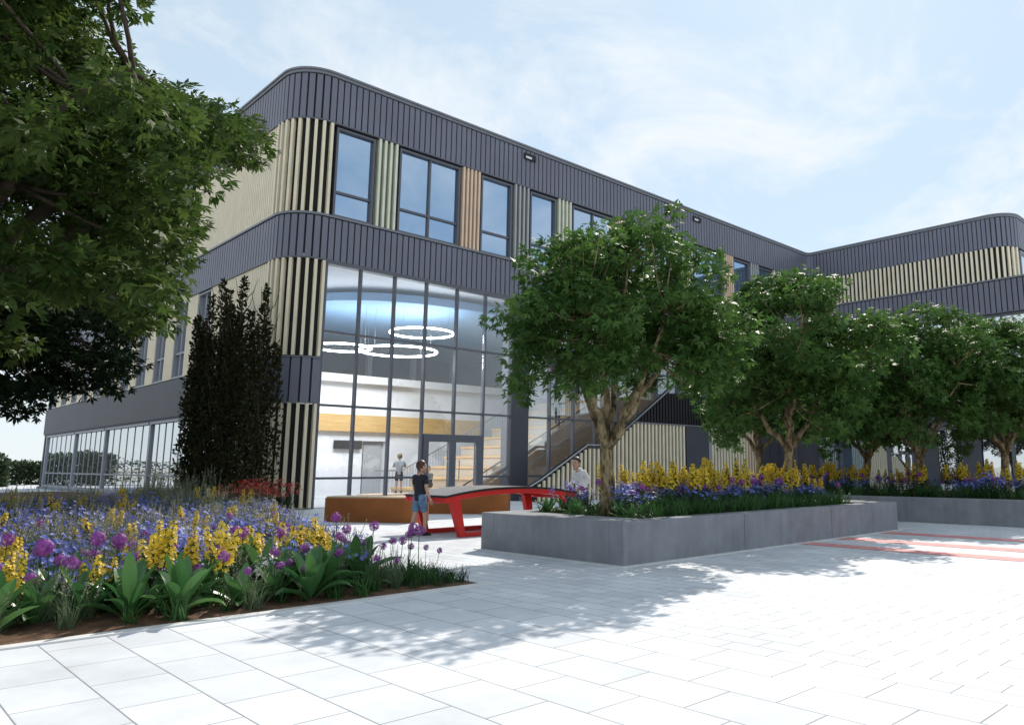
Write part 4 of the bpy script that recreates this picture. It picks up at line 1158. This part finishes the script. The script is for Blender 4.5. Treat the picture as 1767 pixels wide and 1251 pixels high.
    # hair
    hm = MB(); hm.ellip((0, -.008 * s, .012 * s), (.064 * s, .072 * s, .080 * s), 18, 12, 0, lambda d: 1.0 if d.z > -.15 - .55 * (d.y < .1) - (.3 if hairlong else 0) * (d.y < .2) or d.y < -.3 else .72)
    hm.v = [tuple(mat3 @ (Vector((v[0], v[1] - (.018 * s if v[2] < .04 * s and v[1] > .03 * s else 0), v[2]))) + hc) for v in hm.v]
    hm.build('hair', M[hair], o, smooth=True)
    # top
    def lerp(a, b, t): return J[a] + (J[b] - J[a]) * t
    if sleeve == 'short': sl, sr, re = lerp('shL', 'elL', .72), lerp('shR', 'elR', .72), .034
    else: sl, sr, re = lerp('shL', 'elL', 1), lerp('shR', 'elR', 1), .032
    V = [J['pelvis'] - Vector((0, 0, .075 * s)), J['waist'], J['chest'], lerp('chest', 'neck', .72), J['shL'], sl, J['shR'], sr]
    Ed = [(0, 1), (1, 2), (2, 3), (2, 4), (4, 5), (2, 6), (6, 7)]; Rd = [(.092, .086), (.086, .078), (.090, .078), .046, .043, re, .043, re]
    if sleeve == 'long':
        V += [lerp('elL', 'wrL', .96), lerp('elR', 'wrR', .96)]; Ed += [(5, 8), (7, 9)]; Rd += [.024, .024]
    Rd = [(r[0] * s, r[1] * s) if hasattr(r, '__len__') else r * s for r in Rd]
    vv, ff = skin_mesh(V, Ed, Rd, 0); q = MB(); q.add(vv, ff)
    q.build('hoodie' if hood else 'shirt', M[top], o, smooth=True)
    if hood:
        q = MB(); c = J['neck'] + Vector((0, 0, -.012 * s)) - look * .040 * s
        q.ellip(c, (.075 * s, .055 * s, .045 * s), 14, 8); q.build('hood', M[top], o, smooth=True)
    # legs
    kl, kr, re = (lerp('hipL', 'knL', .86), lerp('hipR', 'knR', .86), .050) if leg == 'short' else (J['knL'], J['knR'], .042)
    V = [J['pelvis'] + Vector((0, 0, .075 * s)), J['pelvis'], J['hipL'], kl, J['hipR'], kr]; Ed = [(0, 1), (1, 2), (2, 3), (1, 4), (4, 5)]; Rd = [.076, .080, .062, re, .062, re]
    if leg == 'long':
        V += [J['anL'] + (J['knL'] - J['anL']) * .08, J['anR'] + (J['knR'] - J['anR']) * .08]; Ed += [(3, 6), (5, 7)]; Rd += [.031, .031]
    vv, ff = skin_mesh(V, Ed, [r * s for r in Rd], 0); q = MB(); q.add(vv, ff)
    q.build('shorts' if leg == 'short' else 'trousers', M[bottom], o, smooth=True)
    for side in 'LR':
        a = J['an' + side]; t = Vector(pose.get('toe', (0, 1, 0))).normalized(); ang = math.atan2(-t.x, t.y)
        q = MB(); q.ellip((0, .035 * s, .022 * s), (.030 * s, .082 * s, .030 * s), 12, 8, 0); q.tube([(0, 0, .02 * s), (0, 0, .062 * s)], [.030 * s, .027 * s], 10)
        q.box(-.029 * s, .029 * s, -.04 * s, .11 * s, .0, .014 * s, 1)
        m_ = Matrix.Rotation(ang, 4, 'Z')
        q.v = [tuple(m_ @ Vector(v) + Vector((a.x, a.y, a.z - .045 * s))) for v in q.v]
        q.build('shoe', [M[shoes], M['pale_trim']], o, smooth=False)
    if pack:
        q = MB(); c = (J['chest'] + J['waist']) / 2 - Vector((0, .085 * s, -.01 * s)); q.ellip(c, (.080 * s, .05 * s, .115 * s), 12, 8); q.build('backpack', M[pack], o, smooth=True)
    return o
STAND = dict(pelvis=(0, 0, .52), waist=(0, .005, .62), chest=(0, 0, .745), neck=(0, .0, .825), headb=(0, .012, .865), look=(0, 1, 0),
             shL=(-.105, -.005, .79), elL=(-.135, -.02, .63), wrL=(-.13, .05, .49), shR=(.105, -.005, .79), elR=(.135, -.02, .63), wrR=(.13, .05, .49),
             hipL=(-.05, 0, .49), knL=(-.06, .02, .275), anL=(-.065, -.01, .045), hipR=(.05, 0, .49), knR=(.06, .02, .275), anR=(.065, -.01, .045))
p1 = dict(STAND); p1.update(anL=(-.065, -.10, .045), knL=(-.06, -.025, .275), anR=(.075, .04, .045), knR=(.065, .05, .275), look=(.25, 1, -.05), wrR=(.135, .06, .485), elR=(.14, -.015, .63),
                            wrL=(-.12, .16, .55), elL=(-.14, .02, .62))
person((7.86, 12.42, 0), R_(-80), 1.36, 'brown haired boy in navy t-shirt and denim shorts beside the red table', p1, 'navy', 'denim', 'black', 'hair_brown')
p2 = dict(STAND); p2.update(chest=(0, .07, .735), waist=(0, .02, .62), neck=(0, .11, .815), headb=(0, .13, .855), shL=(-.10, .06, .78), shR=(.10, .06, .78), elL=(-.17, .02, .66), wrL=(-.15, .16, .575), elR=(.17, .02, .66), wrR=(.15, .16, .575), look=(-.25, 1, -.1))
person((11.62, 12.0, 0), R_(86), 1.46, 'dark haired teenager in white hoodie leaning at the far end of the red table', p2, 'white_cloth', 'dark_cloth', 'white_cloth', 'hair_dark', 'long', 'long', hood=True)
p3 = dict(STAND); p3.update(elL=(-.15, .05, .67), wrL=(-.10, .17, .68), elR=(.15, .05, .67), wrR=(.10, .17, .68))
person((15.75, 26.4, .262), R_(-30), 1.5, 'fair haired child in grey top seen from behind, standing inside the glass', p3, 'grey_cloth', 'dark_cloth', 'black', 'hair_fair', 'long', 'short')
p4 = dict(STAND); p4.update(pelvis=(0, 0, .08), waist=(0, .02, .18), chest=(0, .05, .30), neck=(0, .07, .38), headb=(0, .085, .42), shL=(-.10, .045, .345), elL=(-.13, .09, .21), wrL=(-.06, .22, .19), shR=(.10, .045, .345), elR=(.13, .09, .21), wrR=(.06, .22, .19),
                            hipL=(-.05, .02, .07), knL=(-.07, .25, .09), anL=(-.07, .27, -.20), hipR=(.05, .02, .07), knR=(.07, .25, .09), anR=(.07, .27, -.20))
person((17.05, 26.3, .43), R_(110), 1.55, 'dark haired person in charcoal clothes sitting on the lowest timber step', p4, 'dark_cloth', 'dark_cloth', 'white_cloth', 'hair_dark', 'long', 'long', True)
p5 = dict(STAND); p5.update(knL=(-.06, .10, .32), anL=(-.065, .06, .115), waist=(0, .015, .62), chest=(0, .03, .745))
person((22.4, 24.75, 3.01), R_(-60), 1.32, 'child with a pale backpack climbing the timber steps', p5, 'teal_cloth', 'dark_cloth', 'black', 'hair_brown', 'long', 'long', pack='white_cloth')
# ------------------------------------------------------------------ flowers and grasses
class PB:
    """collects ribbons, petals and stems for one plant"""
    def __init__(s, seed): s.mb = {}; s.r = random.Random(seed)
    def m(s, k):
        if k not in s.mb: s.mb[k] = MB()
        return s.mb[k]
    def blade(s, k, base, az, L, w, lean, droop, n=4, mi=0, shape='strap'):
        mb = s.m(k); d = Vector((math.cos(az), math.sin(az), 0)); side = Vector((-d.y, d.x, 0)); vs_ = []; p = Vector(base); el = PI / 2 - lean
        for i in range(n + 1):
            t = i / n
            ww = w * ({'strap': (1 - t) ** .6, 'broad': max(.02, math.sin(PI * min(1, .06 + t * .94)) ** .7), 'thin': 1 - .8 * t}[shape])
            fold = ww * .25 if shape == 'broad' else 0
            vs_ += [p - side * ww / 2 + Vector((0, 0, fold)), p + side * 0, p + side * ww / 2 + Vector((0, 0, fold))]
            p = p + (d * math.cos(el) + Vector((0, 0, math.sin(el)))) * L / n
            el -= droop / n * (.5 + t)
        fs = []
        for i in range(n):
            a = 3 * i; fs += [(a, a + 1, a + 4, a + 3), (a + 1, a + 2, a + 5, a + 4)]
        mb.add(vs_, fs, mi); return p
    def stem(s, k, a, b, r, mi=0): s.m(k).tube([a, (Vector(a) + Vector(b)) / 2 + Vector((s.r.uniform(-.01, .01), s.r.uniform(-.01, .01), 0)), b], [r, r * .9, r * .7], 4, mi, cap=False)
    def star(s, k, c, nrm, rad, n=5, mi=0, w=.5, cup=.25):
        mb = s.m(k); nrm = Vector(nrm).normalized(); u = nrm.orthogonal().normalized(); v = nrm.cross(u); c = Vector(c); o = s.r.random() * 6
        vs_ = [c]; fs = []
        for i in range(n):
            a = o + 2 * PI * i / n; e = u * math.cos(a) + v * math.sin(a); t = -u * math.sin(a) + v * math.cos(a)
            b = len(vs_); vs_ += [c + e * rad * .6 + t * rad * w * .5 + nrm * rad * cup * .5, c + e * rad + nrm * rad * cup, c + e * rad * .6 - t * rad * w * .5 + nrm * rad * cup * .5]
            fs.append((0, b + 2, b + 1, b))
        mb.add(vs_, fs, mi)
def rv(r, z=0): return Vector((r.gauss(0, 1), r.gauss(0, 1), r.gauss(0, 1) + z)).normalized()
def p_loose(seed, H):
    p = PB(seed); r = p.r
    for k in range(r.choice((3, 4))):
        a = r.random() * 6.3; bx, by = math.cos(a) * .06, math.sin(a) * .06; h = H * r.uniform(.78, 1.0)
        tx_, ty_ = bx * 2.2, by * 2.2
        p.stem('foliage', (bx, by, 0), (tx_, ty_, h), .006)
        for i in range(int(h * 16)):
            z = .08 + i / 16; t = z / h
            if t > .80: break
            for q in range(3):
                p.blade('foliage', (bx + (tx_ - bx) * t, by + (ty_ - by) * t, z), q * 2.09 + i * 1.05 + r.uniform(-.3, .3), .11 * (1.15 - .5 * t), .028, .95, .6, 3, 0, 'broad')
        for i in range(9):
            t = .56 + .44 * i / 9; z = h * t; rr = .058 * (1.15 - .8 * (i / 9)); c0 = Vector((bx + (tx_ - bx) * t, by + (ty_ - by) * t, z))
            for q in range(5 if i < 7 else 3):
                aa = q * 1.2566 + i * .8 + r.uniform(-.35, .35); d = Vector((math.cos(aa), math.sin(aa), .3 + r.uniform(-.35, .35)))
                p.star('flower_spike', c0 + d * rr, d + Vector((0, 0, .4)), .027 * r.uniform(.75, 1.2), 5, 0, .7)
            for q in range(2): p.blade('foliage', c0, q * 3.1 + i * 1.3, .07 * (1.2 - .6 * i / 9), .018, .8, .6, 3, 0, 'broad')
    return p
def p_allium(seed, H, R):
    p = PB(seed); r = p.r
    for k in range(9): p.blade('foliage', (r.uniform(-.03, .03), r.uniform(-.03, .03), 0), r.random() * 6.3, r.uniform(.22, .36), .030, r.uniform(.2, .6), r.uniform(.8, 1.7), 5)
    top = Vector((r.uniform(-.04, .04), r.uniform(-.04, .04), H)); p.stem('foliage', (0, 0, 0), top, .0055)
    for i in range(120):
        d = rv(r); c = top + d * R * r.uniform(.72, 1.0)
        p.star('flower_head', c, d, R * .27, 6, 0, .35, .15)
        if i % 4 == 0: p.blade('flower_head', top, math.atan2(d.y, d.x), R * .8, .004, PI / 2 - math.asin(max(-1, min(1, d.z))), 0, 1, 0, 'thin')
    return p
def p_aster(seed, H, spread, n, rad=.026, np_=7):
    p = PB(seed); r = p.r
    for k in range(60): p.blade('foliage', (r.uniform(-.10, .10), r.uniform(-.10, .10), 0), r.random() * 6.3, r.uniform(.6, .95) * H, .015, r.uniform(.1, .7), r.uniform(.3, 1.2), 4)
    for k in range(n):
        a = r.random() * 6.3; q = spread * math.sqrt(r.random()); z = H * (1.05 - .35 * (q / spread) ** 2) * r.uniform(.82, 1.1)
        c = Vector((math.cos(a) * q, math.sin(a) * q, z))
        if k % 3 == 0: p.stem('foliage', (c.x * .35, c.y * .35, 0), c - Vector((0, 0, .005)), .0035)
        p.star('flowers', c, Vector((math.cos(a) * q / spread * .9, math.sin(a) * q / spread * .9, .8)) + rv(r) * .35, rad * r.uniform(.8, 1.2), np_, 0, .42, .2)
    return p
def p_grass(seed, H, n, seedheads=14):
    p = PB(seed); r = p.r
    for k in range(n): p.blade('foliage', (r.uniform(-.07, .07), r.uniform(-.07, .07), 0), r.random() * 6.3, H * r.uniform(.6, 1.0), .009, r.uniform(.05, .5), r.uniform(.4, 1.6), 5, 0, 'thin')
    for k in range(seedheads):
        a = r.random() * 6.3; L = H * r.uniform(.9, 1.2); le = r.uniform(.08, .42)
        b = Vector((r.uniform(-.05, .05), r.uniform(-.05, .05), 0)); d = Vector((math.cos(a) * math.sin(le), math.sin(a) * math.sin(le), math.cos(le)))
        p.stem('foliage', b, b + d * L, .0025)
        for i in range(22):
            c = b + d * L * (.72 + .30 * i / 22); e = (d * .6 + rv(r) * .7).normalized(); w = d.cross(e).normalized()
            s_ = .026 * (1.1 - .6 * i / 22)
            p.m('seed_heads').add([c, c + e * s_ * .5 + w * .004, c + e * s_, c + e * s_ * .5 - w * .004], [(0, 1, 2, 3)])
    return p
def p_broad(seed, H):
    p = PB(seed); r = p.r
    for k in range(13):
        a = k * 2.4 + r.uniform(-.4, .4); u = k / 13
        p.blade('foliage', (math.cos(a) * .03, math.sin(a) * .03, .02 + .22 * H * u), a, H * r.uniform(.65, .95), .125 * r.uniform(.8, 1.2), .95 - .75 * u + r.uniform(-.1, .1), r.uniform(.5, 1.5) * (1.2 - u), 7, 0, 'broad')
    return p
def p_strap(seed, H, n=42, w=.014):
    p = PB(seed); r = p.r
    for k in range(n): p.blade('foliage', (r.uniform(-.07, .07), r.uniform(-.07, .07), 0), r.random() * 6.3, H * r.uniform(.6, 1.05), w, r.uniform(.05, .75), r.uniform(.2, 1.3), 5)
    return p
def plant_kind(p, mats, single=False):
    """meshes of one plant: {part: mesh}"""
    if single:
        q = MB(); ms = []
        for k, mb in p.mb.items():
            b = len(q.v); q.v += mb.v; q.f += [tuple(b + i for i in f) for f in mb.f]; q.m += [len(ms)] * len(mb.f); ms.append(M[mats[k]])
        return {'': q.mesh('plant', ms)}
    return {k: mb.mesh(k, M[mats[k]]) for k, mb in p.mb.items()}
def put(name, kind, x, y, z, s, rz, label, cat, group):
    if len(kind) == 1:
        o = bpy.data.objects.new(name, list(kind.values())[0]); COL.objects.link(o)
    else:
        o = empty(name)
        for k, me in kind.items():
            c = bpy.data.objects.new(k, me); COL.objects.link(c); c.parent = o
    o.location = (x, y, z); o.rotation_euler = (pr.gauss(0, .09), pr.gauss(0, .09), rz); o.scale = (s * pr.uniform(.9, 1.1), s * pr.uniform(.9, 1.1), s * pr.uniform(.85, 1.12)); tag(o, label, cat, group, 'thing'); return o
K = dict(
    loose=[plant_kind(p_loose(i, .85), dict(foliage='p_green', flower_spike='f_yellow')) for i in range(4)],
    allium=[plant_kind(p_allium(i + 10, .54, .058), dict(foliage='p_green', flower_head='f_purple')) for i in range(4)],
    aster=[plant_kind(p_aster(i + 20, .42, .27, 48), dict(foliage='p_dark', flowers='f_blue')) for i in range(3)],
    white=[plant_kind(p_aster(i + 30, .38, .22, 52), dict(foliage='p_dark', flowers='f_white')) for i in range(2)],
    red=[plant_kind(p_aster(i + 40, .55, .28, 90, .03, 6), dict(foliage='p_dark', flowers='f_red')) for i in range(2)],
    grass=[plant_kind(p_grass(i + 50, .52, 80, 7), dict(foliage='p_grey', seed_heads='p_seed')) for i in range(3)],
    broad=[plant_kind(p_broad(i + 60, .52), dict(foliage='p_broad')) for i in range(4)],
    strap=[plant_kind(p_strap(i + 70, .34), dict(foliage='p_green')) for i in range(3)],
    tuft=[plant_kind(p_strap(i + 80, .24, 60, .007), dict(foliage='p_dark')) for i in range(2)],
)
NAMES = dict(loose=('yellow_flower_plant', 'flower'), allium=('purple_flower_plant', 'flower'), aster=('blue_flower_plant', 'flower'), white=('white_flower_plant', 'flower'),
             red=('red_flower_plant', 'flower'), grass=('feather_grass', 'grass'), broad=('broad_leaf_plant', 'plant'), strap=('strap_leaf_plant', 'plant'), tuft=('grass_tuft', 'grass'))
DESC = dict(loose='upright yellow flower spike with whorled leaves', allium='round purple flower head on a thin stem', aster='low clump of small blue daisy-like flowers', white='low clump of small white flowers',
            red='clump of red flowers', grass='grey green grass with pale feathery seed heads', broad='plant with big broad green leaves', strap='tuft of green strap-like leaves', tuft='low dark tuft of fine grass')
pr = random.Random(5)
placed = {}
def scatter(k, n, where, zone, size=(.8, 1.15), mind=.16, z=0.0):
    """where() gives (x, y) or None"""
    lst = placed.setdefault(k, []); c = 0; t = 0
    while c < n and t < n * 60:
        t += 1; q = where()
        if q is None: continue
        x, y = q
        if any((x - a) ** 2 + (y - b) ** 2 < mind * mind for a, b in lst): continue
        lst.append((x, y)); c += 1
        nm, cat = NAMES[k]
        put(nm, pr.choice(K[k]), x, y, z, pr.uniform(*size), pr.random() * 6.28, DESC[k] + ' ' + zone, cat, nm.replace('_', ' ') + 's ' + zone)
def bed(y0, y1, left=.55, right=.12, x_min=None, x_max=None, pw=1.0):
    def f():
        y = y0 + (y1 - y0) * pr.random() ** pw
        xl = .134 * y - left if x_min is None else x_min; xr = edge_x(y) - right
        if x_max is not None: xr = min(xr, x_max)
        if xr <= xl: return None
        return pr.uniform(xl, xr), y
    return f
Z1 = 'in the front of the left bed'; Z2 = 'in the middle of the left bed'; Z3 = 'in the shaded back of the left bed'
# front edge and sunny strip
scatter('broad', 34, bed(7.15, 8.5, .4, 1.0), Z1, (.7, 1.1), .26)
scatter('strap', 34, bed(7.06, 8.2, .4, .35), Z1, (.6, 1.2), .2)
scatter('white', 9, bed(7.5, 9.2, .3, 1.2), Z1, (.7, 1.0), .25)
scatter('grass', 62, bed(7.1, 9.6, .4, .6), Z1, (.6, 1.0), .2)
scatter('allium', 64, bed(7.12, 9.2, .4, .5, pw=1.3), Z1, (.6, 1.1), .17)
scatter('allium', 9, bed(7.2, 8.3, 0, .12, 4.35), Z1, (.5, .85), .2)
scatter('loose', 16, bed(7.3, 9.4, .4, 1.0), Z1, (.52, .85), .2)
for cx_, cy_, nn in ((1.25, 7.7, 3), (2.2, 7.7, 4), (3.1, 8.1, 3), (3.8, 8.3, 5)):
    scatter('loose', nn, lambda: (cx_ + pr.gauss(0, .2), cy_ + pr.gauss(0, .18)), Z1, (.6, .92), .1)
scatter('tuft', 26, bed(7.08, 8.2, 0, .05, 4.35), Z1, (.6, 1.1), .13)
scatter('strap', 14, bed(7.15, 8.0, 0, .1, 4.0), Z1, (.5, .9), .16)
# middle
scatter('aster', 26, bed(7.6, 9.6, .5, .8), Z1, (.8, 1.1), .26)
scatter('aster', 96, bed(9.2, 15.5, .6, .25), Z2, (.95, 1.35), .30)
scatter('white', 34, bed(9.5, 16.5, 0, .15, 2.8), Z2, (.9, 1.25), .28)
scatter('grass', 125, bed(8.4, 15.5, .6, .35), Z2, (.85, 1.35), .27)
scatter('loose', 16, bed(9.8, 14.5, .6, .5), Z2, (.6, .85), .3)
scatter('allium', 26, bed(9.4, 12.5, .6, .3), Z2, (.7, 1.0), .3)
# shaded back
scatter('aster', 75, bed(15.5, 24, .5, .4), Z3, (1.0, 1.4), .42)
scatter('grass', 70, bed(15.5, 25.5, .5, .3), Z3, (1.1, 1.7), .42)
scatter('loose', 26, bed(17, 27, .5, .8), Z3, (.7, .95), .4)
scatter('red', 11, lambda: (pr.uniform(7.9, 8.95), pr.uniform(20.2, 22.3)) , Z3, (1.2, 1.75), .32)
scatter('white', 20, bed(16.5, 20.5, 0, .2, 5.6), Z3, (.9, 1.3), .3)
scatter('grass', 26, lambda: (pr.uniform(6.2, 8.8), pr.uniform(21.5, 27.5)), Z3, (1.5, 2.2), .35)
# planters
def rect(x0, x1, y0, y1): return lambda: (pr.uniform(x0, x1), pr.uniform(y0, y1))
ZP = 'in the long concrete planter'; ZQ = 'in the right concrete planter'; pz = PH - .06
scatter('strap', 72, rect(8.6, 14.35, 7.16, 7.75), ZP, (.85, 1.3), .14, pz)
scatter('aster', 50, rect(8.5, 14.35, 7.6, 9.3), ZP, (.95, 1.25), .24, pz)
scatter('allium', 56, rect(8.2, 14.35, 7.5, 9.3), ZP, (.7, 1.0), .16, pz)
scatter('loose', 52, rect(9.1, 14.35, 7.6, 9.5), ZP, (.74, 1.1), .16, pz)
scatter('broad', 10, rect(8.05, 9.2, 7.3, 9.4), ZP, (.5, .7), .25, pz)
scatter('strap', 16, rect(8.0, 9.4, 7.3, 9.4), ZP, (.7, 1.0), .2, pz)
scatter('tuft', 30, rect(8.05, 14.35, 7.14, 7.5), ZP, (.7, 1.2), .15, pz)
scatter('strap', 70, rect(18.3, 19.0, 4.5, 12.8), ZQ, (.9, 1.35), .16, pz)
scatter('tuft', 40, rect(18.3, 18.8, 4.5, 11), ZQ, (1, 1.4), .16, pz)
scatter('aster', 50, rect(18.6, 20.2, 4.5, 12.8), ZQ, (1.0, 1.35), .26, pz)
scatter('allium', 40, rect(18.5, 20.2, 4.5, 12.8), ZQ, (.75, 1.05), .2, pz)
scatter('loose', 46, rect(19.2, 21.2, 4.5, 13.0), ZQ, (.85, 1.15), .2, pz)
finish_roots()
